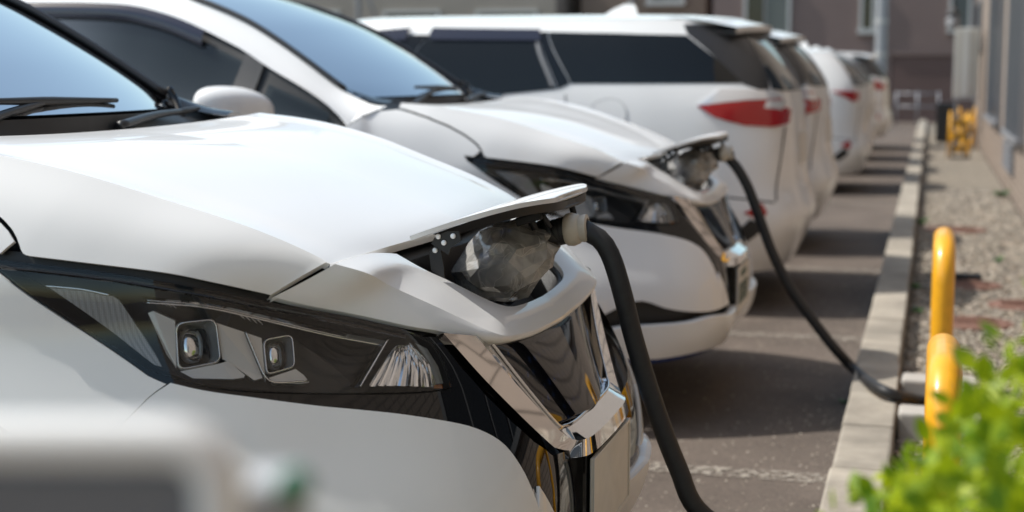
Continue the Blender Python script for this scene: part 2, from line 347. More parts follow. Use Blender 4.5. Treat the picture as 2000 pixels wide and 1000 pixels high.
def lathe(name, prof, axis0, axis1, mat, parent=None, seg=24):
    "prof: (distance along axis, radius)"
    a0, a1 = np.asarray(axis0, float), np.asarray(axis1, float); d = (a1-a0)/np.linalg.norm(a1-a0)
    h = np.array([0, 0, 1.]) if abs(d[2]) < .9 else np.array([1., 0, 0]); u = np.cross(d, h); u /= np.linalg.norm(u); v = np.cross(d, u)
    V = []; F = []; k = len(prof)
    for (s, r) in prof:
        for q in range(seg): an = 2*math.pi*q/seg; V.append(a0+d*s+r*(math.cos(an)*u+math.sin(an)*v))
    for i in range(k-1):
        for q in range(seg): F.append((i*seg+q, i*seg+(q+1) % seg, (i+1)*seg+(q+1) % seg, (i+1)*seg+q))
    F.append(tuple(range(seg))[::-1]); F.append(tuple((k-1)*seg+q for q in range(seg)))
    o = obj(name, V, F, mat, parent)
    try:
        for p in o.data.polygons:
            pass
        o.data.set_sharp_from_angle(angle=R(40))
    except Exception: pass
    return o
def copy_tree(o, parent=None):
    c = o.copy(); col.objects.link(c); c.parent = parent
    for ch in list(o.children): copy_tree(ch, c)
    return c

class Shell:
    "side-and-end skin of a car: plan curves stacked by height, parameters (u = metres round the half plan, z)"
    def __init__(s, zs, rows, ref=1, center=(-2.2, 0)):
        s.zs = np.array(zs); s.P = np.array(rows, float)
        d = np.linalg.norm(np.diff(s.P[ref], axis=0), axis=1); s.U = np.concatenate([[0], np.cumsum(d)]); s.c = np.array([*center, 0])
    def ev(s, u, z):
        u = np.asarray(u, float); z = np.asarray(z, float); sg = np.where(u < 0, -1., 1.)
        t = np.interp(abs(u), s.U, np.arange(len(s.U))); k = s.P.shape[1]
        Q = np.concatenate([s.P[:, 1:2]*np.array([1, -1]), s.P, 2*s.P[:, -1:]-s.P[:, -2:-1]], 1)
        i = np.clip(np.floor(t).astype(int), 0, k-2); f = (t-i)[None, :, None]
        a, b, c, d = Q[:, i], Q[:, i+1], Q[:, i+2], Q[:, i+3]
        L = .5*((2*b)+(c-a)*f+(2*a-5*b+4*c-d)*f**2+(3*b-a-3*c+d)*f**3)
        zz = s.zs; n = len(zz); sl = np.diff(L, axis=0)/np.diff(zz)[:, None, None]
        m = np.concatenate([sl[:1], (sl[1:]+sl[:-1])/2, sl[-1:]], 0)
        j = np.clip(np.searchsorted(zz, z)-1, 0, n-2); h = zz[j+1]-zz[j]; q = ((z-zz[j])/h)[:, None]; ar = np.arange(len(u)); hh = h[:, None]
        A, B, mA, mB = L[j, ar], L[j+1, ar], m[j, ar], m[j+1, ar]
        xy = (2*q**3-3*q**2+1)*A+(q**3-2*q**2+q)*hh*mA+(-2*q**3+3*q**2)*B+(q**3-q**2)*hh*mB
        return np.stack([xy[:, 0], -sg*xy[:, 1], z], -1)
    def nor(s, u, z):
        e = 2e-3; u = np.asarray(u, float); z = np.asarray(z, float)
        du = s.ev(u+e, z)-s.ev(u-e, z); dz = s.ev(u, z+e)-s.ev(u, z-e); n = np.cross(du, dz)
        n /= np.linalg.norm(n, axis=1)[:, None]+1e-12; p = s.ev(u, z)-s.c; p[:, 2] = 0
        # outward
        sg = np.sign((n*p).sum(1)); sg[sg == 0] = 1
        return n*sg[:, None]
    def pix(s, pts, O, urange=(-.9, 2.2), zrange=(.15, 1.08)):
        "photo pixels of a thing standing at O -> (u, z) on the skin"
        uu = np.linspace(*urange, 220); zz = np.linspace(*zrange, 150); gu, gz = np.meshgrid(uu, zz); gu = gu.ravel(); gz = gz.ravel()
        W = s.ev(gu, gz)+O; nn = s.nor(gu, gz); vis = ((CAM-W)*nn).sum(1) > 0; pp = proj(W)
        out = []
        for p in pts:
            d = np.hypot(*(pp-np.array(p)).T); d[~vis] = 1e9; i = int(np.argmin(d)); q = np.array([gu[i], gz[i]])
            for _ in range(12):
                f0 = proj(s.ev([q[0]], [q[1]])+O)[0]; e = 1e-4
                fu = proj(s.ev([q[0]+e], [q[1]])+O)[0]; fz = proj(s.ev([q[0]], [q[1]+e])+O)[0]
                J = np.stack([(fu-f0)/e, (fz-f0)/e], 1); r = np.array(p)-f0
                try: st = np.linalg.solve(J, r)
                except Exception: break
                st = np.clip(st, -.03, .03); q = q+st
            if abs(q[0]-gu[i]) > .12 or abs(q[1]-gz[i]) > .12: q = np.array([gu[i], gz[i]])
            out.append(q)
        return np.array(out)
def inside(P, pts):
    x, y = pts[:, 0], pts[:, 1]; r = np.zeros(len(pts), bool); n = len(P); j = n-1
    for i in range(n):
        xi, yi = P[i]; xj, yj = P[j]
        with np.errstate(divide='ignore', invalid='ignore'):
            c = ((yi > y) != (yj > y)) & (x < (xj-xi)*(y-yi)/(yj-yi+1e-15)+xi)
        r ^= c; j = i
    return r
def densify(poly, step):
    out = []; n = len(poly)
    for i in range(n):
        a, b = np.array(poly[i]), np.array(poly[(i+1) % n]); k = max(1, int(np.ceil(np.linalg.norm(b-a)/step)))
        for q in range(k): out.append(a+(b-a)*q/k)
    return np.array(out)
def smoothline(pts, n=24):
    P = np.asarray(pts, float); Q = spline(np.c_[P, np.zeros(len(P))], n); return Q[:, :2]
def trim(S, poly, step=.02, off=0., thick=.006, mirror=False, dome=0.):
    "a panel cut from the skin along a polygon in (u, z); returns V, F, N with edge thickness"
    poly = densify(poly, step*.7); lo = poly.min(0); hi = poly.max(0)
    gx = np.arange(lo[0], hi[0], step); gy = np.arange(lo[1], hi[1], step*.87); g = []
    for j, yy in enumerate(gy):
        for xx in gx+(step/2 if j % 2 else 0): g.append((xx, yy))
    g = np.array(g); g = g[inside(poly, g)]
    if len(g):
        d = np.min(np.linalg.norm(g[:, None]-poly[None], axis=2), axis=1); g = g[d > step*.45]
    pts = np.vstack([poly, g]) if len(g) else poly; n = len(poly)
    r = delaunay_2d_cdt([Vector(p) for p in pts], [(i, (i+1) % n) for i in range(n)], [], 1, 1e-7)
    q = np.array([tuple(v) for v in r[0]]); F = [tuple(f) for f in r[2]]
    V = S.ev(q[:, 0], q[:, 1]); N = S.nor(q[:, 0], q[:, 1]); V = V+N*off
    if dome:
        dd = np.min(np.linalg.norm(q[:, None]-poly[None], axis=2), axis=1); V = V+N*(dome*(1-np.exp(-dd/.02)))[:, None]
    # consistent winding
    F2 = []
    for f in F:
        a, b, c = V[f[0]], V[f[1]], V[f[2]]
        F2.append(f if np.cross(b-a, c-a)@N[f[0]] > 0 else f[::-1])
    F = F2; V = list(V); N = list(N)
    if thick:
        cnt = {}
        for f in F:
            for i in range(len(f)):
                a, b = f[i], f[(i+1) % len(f)]; cnt[(a, b)] = cnt.get((a, b), 0)+1
        bnd = [(a, b) for (a, b) in cnt if (b, a) not in cnt]
        for a, b in bnd:
            o = len(V); pa, pb = V[a], V[b]; na, nb = N[a], N[b]; ee = pb-pa; ln = np.cross(ee, (na+nb)/2); ln = ln/(np.linalg.norm(ln)+1e-12)
            sm = (ln+(na+nb)*.3); sm /= np.linalg.norm(sm)
            V += [pa, pb, pb-nb*thick, pa-na*thick]; N += [sm, sm, ln, ln]; F.append((o+1, o, o+3, o+2))
    V = np.array(V); N = np.array(N)
    if mirror:
        V2 = V*np.array([1, -1, 1]); N2 = N*np.array([1, -1, 1]); o = len(V); F = F+[tuple(i+o for i in reversed(f)) for f in F]; V = np.vstack([V, V2]); N = np.vstack([N, N2])
    return V, F, N
def mirrored(VFN): 
    V, F, N = VFN; return V*np.array([1, -1, 1]), [tuple(reversed(f)) for f in F], N*np.array([1, -1, 1])
def panel(name, VFN, mat, parent): return obj(name, VFN[0], VFN[1], mat, parent, True, VFN[2])
def join(*items):
    V = []; F = []; N = []; o = 0
    for v, f, n in items:
        V.append(v); N.append(n); F += [tuple(i+o for i in q) for q in f]; o += len(v)
    return np.vstack(V), F, np.vstack(N)

# ================================================================== THE SETTING
YC1, YC2 = 2.685, 5.35
O1 = np.array([-.566, YC1, 0]); O2 = np.array([-.64, YC2, 0])
KX0, KX1, KZ = -.227, -.075, .12
def sheet(name, x0, x1, y0, y1, z, mat, nx=1, ny=1, kind='structure', parent=None):
    xs = np.linspace(x0, x1, nx+1); ys = np.linspace(y0, y1, ny+1)
    V = [(x, y, z) for x in xs for y in ys]
    o = obj(name, V, gridfaces(nx+1, ny+1, 0, True), mat, parent, False)
    if kind: o['kind'] = kind
    return o
sheet('ground', -70, 60, -40, 90, 0, 'asphalt')
sheet('gravel_bed', KX1-.01, .72, -3, 34, .025, 'gravel_bed')
# parking bay lines, worn paint
for Yl in (4.25-2.33, 4.25, 6.58, 8.90, 11.2, 13.5, 15.8):
    o = sheet('parking_line', -5.6, KX0-.02, Yl-.05, Yl+.05, .004, 'worn_paint'); o.name = 'parking_line'
# patch seam in the asphalt
# kerb: individual stones
kerb = empty('kerb', (0, 0, 0)); kerb['kind'] = 'structure'
L_st = .50
kmeshes = []
for v in range(4):
    bm = bmesh.new(); bmesh.ops.create_cube(bm, size=1); bmesh.ops.scale(bm, vec=(KX1-KX0, L_st-.006, KZ+.1), verts=bm.verts)
    bmesh.ops.bevel(bm, geom=bm.edges[:], offset=.007+.002*v % .005, segments=2, affect='EDGES', profile=.5)
    me = bpy.data.meshes.new('kerb_stone'); bm.to_mesh(me); bm.free(); me.materials.append(M['concrete']); kmeshes.append(me)
y = -1.0+.21; i = 0
while y < 34:
    o = link('kerb_stone', kmeshes[i % 4], kerb, ((KX0+KX1)/2+random.uniform(-.003, .003), y, (KZ-.1)/2+random.uniform(-.002, .002)))
    o.rotation_euler = (random.uniform(-.003, .003), random.uniform(-.008, .008), random.uniform(-.006, .006)+(math.pi if random.random() < .5 else 0)); y += L_st; i += 1
# loose gravel: real stones near, texture far
def pebbles(name, n, x0, x1, y0, y1, smin, smax, mat, seed):
    rg = np.random.default_rng(seed)
    bm = bmesh.new(); bmesh.ops.create_icosphere(bm, subdivisions=1, radius=1); bv = np.array([v.co[:] for v in bm.verts]); bf = np.array([[v.index for v in f.verts] for f in bm.faces]); bm.free()
    k = len(bv); V = np.zeros((n, k, 3)); yy = y0+(y1-y0)*rg.random(n)**1.35; xx = x0+(x1-x0)*rg.random(n)
    s = smin+(smax-smin)*rg.random(n)**2
    for i in range(n):
        a = rg.random()*6.28; c, sn = math.cos(a), math.sin(a); sc = s[i]*np.array([1.25, .85, .6])*(1+.3*(rg.random(3)-.5))
        p = bv*(1+.25*(rg.random((k, 1))-.5))*sc; t = rg.normal(0, .25); p = p@np.array([[c, sn, 0], [-sn, c, 0], [0, 0, 1]]); p[:, 2] += t*p[:, 0]
        V[i] = p+np.array([xx[i], yy[i], .027+s[i]*.35])
    F = (bf[None]+(np.arange(n)*k)[:, None, None]).reshape(-1, 3)
    o = obj(name, V.reshape(-1, 3), F, mat, None, False); o['kind'] = 'stuff'; return o
for nm, mt, n, sd in (('gravel', 'pebble_a', 9000, 1), ('gravel', 'pebble_b', 7000, 2), ('gravel', 'pebble_c', 4000, 3)):
    o = pebbles(nm, n, KX1+.012, .695, 2.6, 15, .006, .017, mt, sd)
    tag(o, {1: 'pale beige loose pebbles filling the strip beside the kerb', 2: 'darker grey loose pebbles among the gravel beside the kerb', 3: 'tan loose pebbles among the gravel beside the kerb'}[sd], 'gravel')
# asphalt grit
def grit():
    n = 2600; rg = np.random.default_rng(11); V = []; F = []
    for i in range(n):
        x = -.24-rg.random()**1.5*1.6; yv = 3.2+rg.random()*6; s = .0018+.0035*rg.random()**3
        o = len(V); h = s*.8
        V += [(x-s, yv-s*.7, .0), (x+s*.8, yv-s, .0), (x+s, yv+s*.8, .0), (x-s*.7, yv+s, .0), (x, yv, h)]; F += [(o, o+1, o+4), (o+1, o+2, o+4), (o+2, o+3, o+4), (o+3, o, o+4)]
    o = obj('grit', V, F, 'pebble_a', None, False); tag(o, 'fine pale grit scattered on the asphalt by the kerb', 'grit', kind='stuff')
grit()

# ---- tiled building along the right
WX = .745
def wall_y(px, py): return atX(px, py, WX)
YE = float(wall_y(1897, 270)[1])
bld = empty('tiled_building', (WX, 10, 0)); tag(bld, 'beige tiled building with dark barred windows along the gravel strip', 'building')
MB().box(0, 7, -18, YE-10, 0, 5.6).build('wall', 'tile_wall', bld, False)
def wall_window(y0, y1, z0, z1, bars=3):
    f = empty('window', (0, 0, 0), 0, bld)
    mb = MB(); d = .05; fr = .05
    mb.box(-d, .02, y0, y0+fr, z0, z1); mb.box(-d, .02, y1-fr, y1, z0, z1); mb.box(-d, .02, y0+fr, y1-fr, z1-fr, z1); mb.box(-d-.03, .02, y0-.03, y1+.03, z0-.05, z0)
    mb.build('frame', 'frame_grey', f, False)
    MB().box(-.012, .01, y0+fr, y1-fr, z0, z1-fr).build('pane', 'win_dark', f, False)
    for k in range(bars):
        yy = y0+(y1-y0)*(k+1)/(bars+1); MB().box(-.06, -.035, yy-.012, yy+.012, z0, z1).build('bar', 'frame_grey', f, False)
a = wall_y(1932, 222); b = wall_y(1955, 232); tz = wall_y(1943, 22)[2]
wall_window(b[1]-10, a[1]-10, a[2], a[2]+1.75, 3)
a2 = wall_y(1971, 240); wall_window(a2[1]-10-2.6, a2[1]-10, a[2], a[2]+1.75, 8)
a3 = wall_y(1908, 95); b3 = wall_y(1917, 95); wall_window(b3[1]-10, a3[1]-10, a3[2], a3[2]+.75, 1)
wall_window(-8.2, -5.6, .95, 2.7, 5); wall_window(-13.5, -11.5, .95, 2.7, 5); wall_window(-2.6, .2, .95, 2.7, 5)
mb = MB(); p = wall_y(1966, 298); q = wall_y(2000, 325)
vent = empty('wall_vent', (WX, 0, 0)); tag(vent, 'grey metal vent cover low on the beige tiled wall', 'vent')
z0, z1 = p[2]-.14, p[2]+.14; y0, y1 = p[1]-1.5, p[1]
MB().box(-.03, .0, y0, y1, z0, z1).build('plate', 'frame_grey', vent, False)
for k in range(5): MB().box(-.045, -.03, y0+.04, y1-.04, z0+.03+k*.05, z0+.05+k*.05).build('slat', 'post_grey', vent, False)

# ---- buildings at the end of the car park
def X36(px, Y=36.): return float(atY(px, 60, Y)[0])
def Z36(py, px=1500, Y=36.): return float(atY(px, py, Y)[2])
mau = empty('brown_building', (0, 36, 0)); tag(mau, 'mauve brown rendered building with white framed windows at the far end', 'building')
MB().box(X36(1392), X36(1960), 0, 9, .0, 4.4).build('wall', 'brown_wall', mau, False)
MB().box(X36(1745), X36(1960), -.06, -.0, .0, Z36(104, 1800)).build('wall_base', 'brown_wall_low', mau, False)
MB().box(X36(1480), X36(1742), -.05, -.0, .0, Z36(95, 1600)).build('wall_base', 'brown_wall', mau, False)
MB().box(X36(1742), X36(1960), -.10, -.061, Z36(108, 1800), Z36(98, 1800)).build('ledge', 'brown_wall', mau, False)
def far_window(parent, px0, px1, py0, py1, Y, zext=1.2, split=None, m0='win_dark', m1='win_grey'):
    x0, x1 = X36(px0, Y), X36(px1, Y); zb = float(atY((px0+px1)/2, py1, Y)[2]); zt = zb+zext; f = empty('window', (0, 0, 0), 0, parent); t = .07
    mb = MB(); mb.box(x0-t, x0, -.08, .02, zb-t, zt+t); mb.box(x1, x1+t, -.08, .02, zb-t, zt+t); mb.box(x0, x1, -.08, .02, zt, zt+t); mb.box(x0-t*1.5, x1+t*1.5, -.12, .02, zb-t*1.8, zb-.001)
    mb.build('frame', 'frame_white', f, False); xm = x0+(x1-x0)*split if split else x1
    MB().box(x0, xm, -.02, .01, zb, zt).build('pane', m0, f, False)
    if split: MB().box(xm+.05, x1, -.04, .01, zb, zt).build('pane', m1, f, False); MB().box(xm, xm+.05, -.06, .01, zb, zt).build('mullion', 'frame_grey', f, False)
far_window(mau, 1458, 1538, 0, 68, 36, 1.3, .42)
far_window(mau, 1684, 1702, 0, 56, 36, 1.1)
far_window(mau, 1858, 1890, 0, 54, 36, 1.3, None, 'win_grey')
tan = empty('tan_building', (0, 38, 0)); tag(tan, 'plain tan rendered building behind the roof of the minivan', 'building')
MB().box(X36(1135, 38), X36(1378, 38), 0, 8, 0, 4.5).build('wall', 'tan_wall', tan, False)
MB().box(X36(1232, 38)-.04, X36(1232, 38)+.04, -.09, -.0, 0, 4.5).build('drain_pipe', 'frame_white', tan, False)
far_window(tan, 1270, 1330, 0, 1, 38, .9, .5)
bei = empty('beige_building', (0, 37, 0)); tag(bei, 'pale beige building at upper left behind the white cars', 'building')
MB().box(X36(-300, 37), X36(1085, 37), 0, 8, 0, 4.3).build('wall', 'beige_wall', bei, False)
far_window(bei, 755, 855, 27, 60, 37, .45); far_window(bei, 935, 1045, 27, 60, 37, .45); far_window(bei, 600, 660, 27, 60, 37, .45)
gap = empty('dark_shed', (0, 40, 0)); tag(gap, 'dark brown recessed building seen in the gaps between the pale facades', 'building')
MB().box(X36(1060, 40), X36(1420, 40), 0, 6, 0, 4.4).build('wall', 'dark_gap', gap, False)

# ================================================================== THE ELECTRIC HATCHBACK (front car; its neighbour is a copy)
side_t = lambda r: [(-1.3, r[0]), (-2.2, r[1]), (-3.2, r[2]), (-3.9, r[3]), (-4.3, r[4]), (-4.44, r[4]*.55), (-4.47, 0)]
LROWS = [
 [(-.10, 0), (-.10, .12), (-.10, .24), (-.11, .36), (-.14, .46), (-.19, .55), (-.26, .63), (-.35, .69), (-.46, .74), (-.61, .78), (-.79, .81), (-1.0, .83)]+side_t((.82, .82, .83, .80, .66)),
 [(-.025, 0), (-.025, .12), (-.015, .24), (-.014, .36), (-.038, .47), (-.092, .565), (-.178, .645), (-.30, .71), (-.42, .765), (-.58, .805), (-.77, .837), (-1.0, .862)]+side_t((.855, .85, .865, .85, .71)),
 [(-.014, 0), (-.014, .12), (-.008, .24), (-.008, .36), (-.032, .47), (-.090, .565), (-.178, .645), (-.30, .71), (-.42, .765), (-.58, .805), (-.77, .838), (-1.0, .866)]+side_t((.872, .868, .88, .86, .72)),
 [(-.05, 0), (-.05, .12), (-.05, .24), (-.058, .36), (-.098, .465), (-.178, .555), (-.29, .63), (-.39, .69), (-.51, .738), (-.655, .778), (-.83, .814), (-1.02, .85)]+side_t((.872, .87, .885, .865, .73)),
 [(-.11, 0), (-.11, .12), (-.11, .24), (-.128, .36), (-.185, .46), (-.27, .54), (-.365, .61), (-.46, .67), (-.57, .715), (-.71, .757), (-.87, .79), (-1.05, .82)]+side_t((.855, .865, .882, .86, .72)),
 [(-.25, 0), (-.25, .12), (-.25, .24), (-.26, .34), (-.30, .43), (-.36, .51), (-.43, .60), (-.51, .67), (-.62, .715), (-.755, .755), (-.91, .78), (-1.08, .805)]+side_t((.838, .852, .868, .845, .70)),
 [(-.40, 0), (-.40, .12), (-.40, .24), (-.41, .32), (-.44, .40), (-.48, .48), (-.53, .56), (-.60, .62), (-.69, .67), (-.81, .712), (-.95, .747), (-1.11, .775)]+side_t((.815, .838, .845, .815, .68)),
 [(-.60, 0), (-.60, .12), (-.60, .24), (-.60, .30), (-.62, .38), (-.65, .45), (-.69, .52), (-.74, .58), (-.80, .63), (-.89, .67), (-1.01, .703), (-1.15, .735)]+side_t((.785, .815, .81, .77, .65))]
LS = Shell([.14, .30, .45, .62, .76, .88, 1.0, 1.08], LROWS, 2)
p1 = lambda *pts: LS.pix(pts, O1)
p2 = lambda *pts: LS.pix(pts, O2)
def ux(x, z, S=LS, lo=0., hi=None):
    hi = hi or S.U[-1]
    for _ in range(50):
        m = (lo+hi)/2
        if S.ev([m], [z])[0][0] > x: lo = m
        else: hi = m
    return lo
def xz(pts, S=LS): return np.array([(ux(x, z, S), z) for x, z in pts])
def LP(p, y, O): return atY(p[0], p[1], O[1]+y)-O        # photo pixel at lateral offset y of the car
car = empty('electric_hatchback', O1)
tag(car, 'nearest white electric hatchback with open charging flap and blank front plate', 'car', 'white electric hatchbacks on charge')

# --- outlines on the skin
lens_top = smoothline(p1((-12, 506), (60, 515), (140, 524), (224, 535), (320, 551), (416, 568), (512, 588), (600, 604), (700, 624), (785, 643), (817, 655)), 40)
lens_right = smoothline(p1((817, 655), (845, 673), (868, 712), (881, 757)), 10)
lens_bot = smoothline(p1((881, 757), (840, 764), (750, 768), (620, 768), (500, 765), (410, 757), (350, 742), (288, 722)), 30)
lens_left = smoothline(p1((288, 722), (128, 617), (0, 527), (-12, 506)), 14)
lens_poly = np.vstack([lens_top[:-1], lens_right[:-1], lens_bot[:-1], lens_left[:-1]])
bump_top = smoothline(p1((333, 748), (400, 763), (500, 777), (600, 790), (700, 800), (800, 811), (900, 828), (950, 845), (985, 868), (1012, 902), (1035, 945), (1053, 995)), 50)
low_in = p2((1404, 532), (1422, 584))
low_edge = smoothline(p2((1424, 592), (1392, 607), (1350, 609), (1305, 603), (1258, 588), (1225, 592)), 20)
AC = (-.93, .33, .352)
def arch(a0, a1, n, r=None): return [(AC[0]+(r or AC[2])*math.cos(R(a)), AC[1]+(r or AC[2])*math.sin(R(a))) for a in np.linspace(a0, a1, n)]
bump_poly = np.vstack([bump_top, low_in, low_edge, xz([(-.40, .37), (-.50, .335)]), xz(arch(0, 50, 10)), p1((228, 838), (290, 778))])
lip_top = smoothline(np.vstack([p2((1420, 612), (1385, 617), (1344, 628), (1280, 634), (1215, 637))]), 16)
uc = lip_top[0]
lip_half = np.vstack([[(0, uc[1]+.0)], lip_top, xz([(-.47, .325), (-.56, .33), (-.57, .275), (-.45, .258)]), [(ux(-.2, .25), .246), (ux(-.08, .26), .258), (0, .275)]])
# bumper: two upper quarters and the lip across
lip_full = np.vstack([lip_half[1:-1], (lip_half[1:-1]*np.array([-1, 1]))[::-1]])
panel('front_bumper', join(trim(LS, bump_poly, .018, 0, .010, True), trim(LS, lip_full, .022, .018, .03)), 'paint', car)
lt = lip_half[-6:-1]
blue = np.vstack([[(0, .168)], [(0, .150)], xz([(-.2, .152), (-.45, .155), (-.57, .165), (-.57, .186), (-.45, .171), (-.2, .168)])[:, :]])
blue_full = np.vstack([xz([(-.57, .250), (-.45, .234), (-.2, .222)]), [(0, .248)], xz([(-.2, .222), (-.45, .234), (-.57, .250)])*np.array([-1, 1]), xz([(-.57, .272), (-.45, .255), (-.2, .243)])[:]*np.array([-1, 1]), [(0, .272)], xz([(-.2, .243), (-.45, .255), (-.57, .272)])])

panel('lip_trim', trim(LS, blue_full, .03, .001, .01), 'blue_trim', car)
# intake behind the lip
ink = np.vstack([low_edge[:1]+[-.3, .03], low_edge+[0, .03], xz([(-.42, .40), (-.55, .30), (-.5, .22), (-.3, .22)]), [(0, .24), (0, .40)]])
ink_full = np.vstack([xz([(-.02, .40)]), low_edge+[0, .035], xz([(-.40, .40), (-.54, .36), (-.55, .28), (-.2, .26)])]); ink_full = np.vstack([ink_full, (ink_full*np.array([-1, 1]))[::-1]])
panel('lower_intake', trim(LS, ink_full, .04, -.035, 0), 'matte_black', car)
# gloss black surround
inner_low = np.vstack([bump_top[-1:], low_in, low_edge[:1]])
blk = np.vstack([lens_left[::-1][1:], lens_bot[::-1], lens_right[::-1], p1((856, 655), (905, 716), (955, 772), (1005, 822), (1050, 862), (1085, 888)), [(.15, .500), (0, .50), (0, .27)], low_edge[:1]+[-.01, -.02], low_in[::-1]+[.012, 0], bump_top[::-1]+[.004, -.010], p1((333, 748), (288, 734), (128, 628), (0, 537), (-16, 512))+[.004, -.004]])
panel('bumper_surround', trim(LS, blk, .02, -.006, .0, True), 'gloss_black', car)
seal = np.vstack([lens_top, p1((850, 640), (830, 630), (700, 600), (600, 580), (512, 560), (416, 538), (320, 520), (160, 500), (0, 484), (-20, 484))])
sl_ = trim(LS, seal, .02, -.016, .0)
for k in (0, 1): panel('headlight_seal', mirrored(sl_) if k else sl_, 'matte_black', car)
SH = [(-.785, .945), (-.82, .968), (-.88, .998), (-.95, 1.024), (-1.02, 1.045), (-1.085, 1.060)]
# doors and rear quarter, one long side each
d_poly = xz([(-1.506, .985), (-1.526, .60), (-1.506, .20), (-2.6, .20), (-2.62, .6), (-2.60, 1.055), (-2.2, 1.035), (-1.8, 1.012)])
dr = trim(LS, d_poly, .08, 0, .008)
r_poly = np.vstack([xz([(-2.606, 1.055), (-2.626, .6), (-2.606, .20), (-3.26, .20)]), xz([(-3.63+.352*math.cos(R(a)), .33+.352*math.sin(R(a))) for a in np.linspace(0, 180, 20)]), [(ux(-4.0, .2), .2), (LS.U[-1]-.002, .25), (LS.U[-1]-.002, 1.07)], xz([(-4.2, 1.07), (-3.6, 1.07), (-3.0, 1.065)])])
rr = trim(LS, r_poly, .08, 0, .008)
for k in (0, 1):
    panel('front_door', mirrored(dr) if k else dr, 'paint', car); panel('rear_quarter', mirrored(rr) if k else rr, 'paint', car)

# --- hood
CR = np.array([(-.326, .562, .879), (-.45, .593, .931), (-.577, .624, .973), (-.70, .655, 1.012), (-.82, .682, 1.040), (-.93, .703, 1.057), (-1.045, .715, 1.068)])
hl = p1((528, 576), (512, 572), (416, 551), (320, 532), (160, 512), (60, 500), (0, 493)); hs = None
low3 = lambda uz, off=0: LS.ev(uz[:, 0], uz[:, 1])*np.array([1, -1, 1])-LS.nor(uz[:, 0], uz[:, 1])*np.array([1, -1, 1])*0
cen = np.array([(-.285, 0, .884), (-.34, 0, .910), (-.45, 0, .950), (-.577, 0, .990), (-.70, 0, 1.018), (-.82, 0, 1.037), (-.93, 0, 1.047), (-1.06, 0, 1.050)])
NU = 120
def at_x(c, xs): d = spline(c, 600); d = d[np.argsort(-d[:, 0])]; return np.stack([np.interp(-xs, -d[:, 0], d[:, k]) for k in range(3)], -1)
ss = np.linspace(0, 1, NU); crx = -.326-ss*.719; lox = -.395-ss*.690
CE = at_x(cen, -.285-ss*.775); cr = at_x(CR, crx)
VL = np.vstack([low3(hl), low3(xz([(-.85, .906), (-.95, .916), (-1.09, .93)]))]); lo = at_x(VL, lox)
hb = MB(); fr_ = np.linspace(0, 1, 29); G = []
for f in fr_:
    c = CE*(1-f)+cr*f; dz = .006*math.sin(math.pi*min(1, f/.84)) if f < .84 else -.007*math.sin(math.pi*(f-.84)/.16)
    c[:, 2] = CE[:, 2]*(1-f**2)+cr[:, 2]*f**2+dz*np.sin(np.pi*np.clip(ss*1.05, 0, 1)); c[:, 2] -= .006*np.exp(-ss*30); G.append(c)
G = np.array(G); hb.add(G.reshape(-1, 3), gridfaces(len(fr_), NU, 0, True))
# side facet on one smooth surface, cut off along the shut line with the fender
def facet(v):
    p = cr*(1-v)+lo*v; nn = np.cross(np.gradient(cr, axis=0), lo-cr); nn /= np.linalg.norm(nn, axis=1)[:, None]; nn *= np.sign(nn[:, 1:2])
    return p+nn*(.012*np.sin(np.pi*v))*np.sin(np.pi*np.linspace(.15, .9, NU))[:, None]
SHx = np.array([-.3, -.745, -.752, -.768]+[x for x, z in SH]); SHz = np.array([0, 0, .905, .93]+[z for x, z in SH])
vm = np.ones(NU)
for i in range(NU):
    vs_ = np.linspace(0, 1, 101); pass
VV = np.linspace(0, 1, 101); FF = np.array([facet(np.full((NU, 1), v_)) for v_ in VV])
for i in range(NU):
    ok = FF[:, i, 2] >= np.interp(-FF[:, i, 0], -SHx, SHz); vm[i] = VV[np.argmin(ok)-1] if not ok.all() else 1.
vm = np.clip(vm, .04, 1); vm = np.convolve(np.pad(vm, 2, mode='edge'), [.1, .2, .4, .2, .1], 'valid')
fac = np.array([facet((vm*q)[:, None]) for q in np.linspace(0, 1, 15)]); fac[0] = G[-1]
hb.add(fac.reshape(-1, 3), gridfaces(15, NU, 0, True))
rim(hb, fac[-1], (0.0, -.012, -.004)); rim(hb, G[:, 0], (-.004, 0, -.014)); rim(hb, fac[:, 0], (-.008, -.004, -.010)); rim(hb, G[:, -1], (-.006, 0, -.02))
hb.mirror(); hood = hb.build('hood', 'paint', car)
edge_uz = fac[-1]
# fenders
f_low = p1((-30, 513), (0, 536), (128, 627), (288, 734), (324, 750), (285, 780), (224, 841))
he = fac[-1][fac[-1][:, 0] < -.753][::-1][::3]
f_shut = xz([(p[0]-.003, p[2]-.0055) for p in he])
f_poly = np.vstack([f_low, xz(arch(52, 180, 24)), xz([(-1.30, .20), (-1.50, .20), (-1.52, .60), (-1.50, .985), (-1.35, .992), (-1.215, .985), (-1.16, 1.03)]), f_shut, p1((0, 495), (-40, 490))])
fen = trim(LS, f_poly, .03, 0, .008)
panel('fender', fen, 'paint', car); panel('fender', mirrored(fen), 'paint', car)
# black sheet added under the hood to block light leaking through panel gaps
lb = MB(); Gl = np.vstack([G[::3], fac[::3][1:]]).copy(); Gl[:, :, 2] -= .035; Gl[:, :, 1] *= .97; lb.add(Gl.reshape(-1, 3), gridfaces(len(Gl), NU, 0, True)); lb.mirror(); lb.build('hood_light_block', 'matte_black', car)

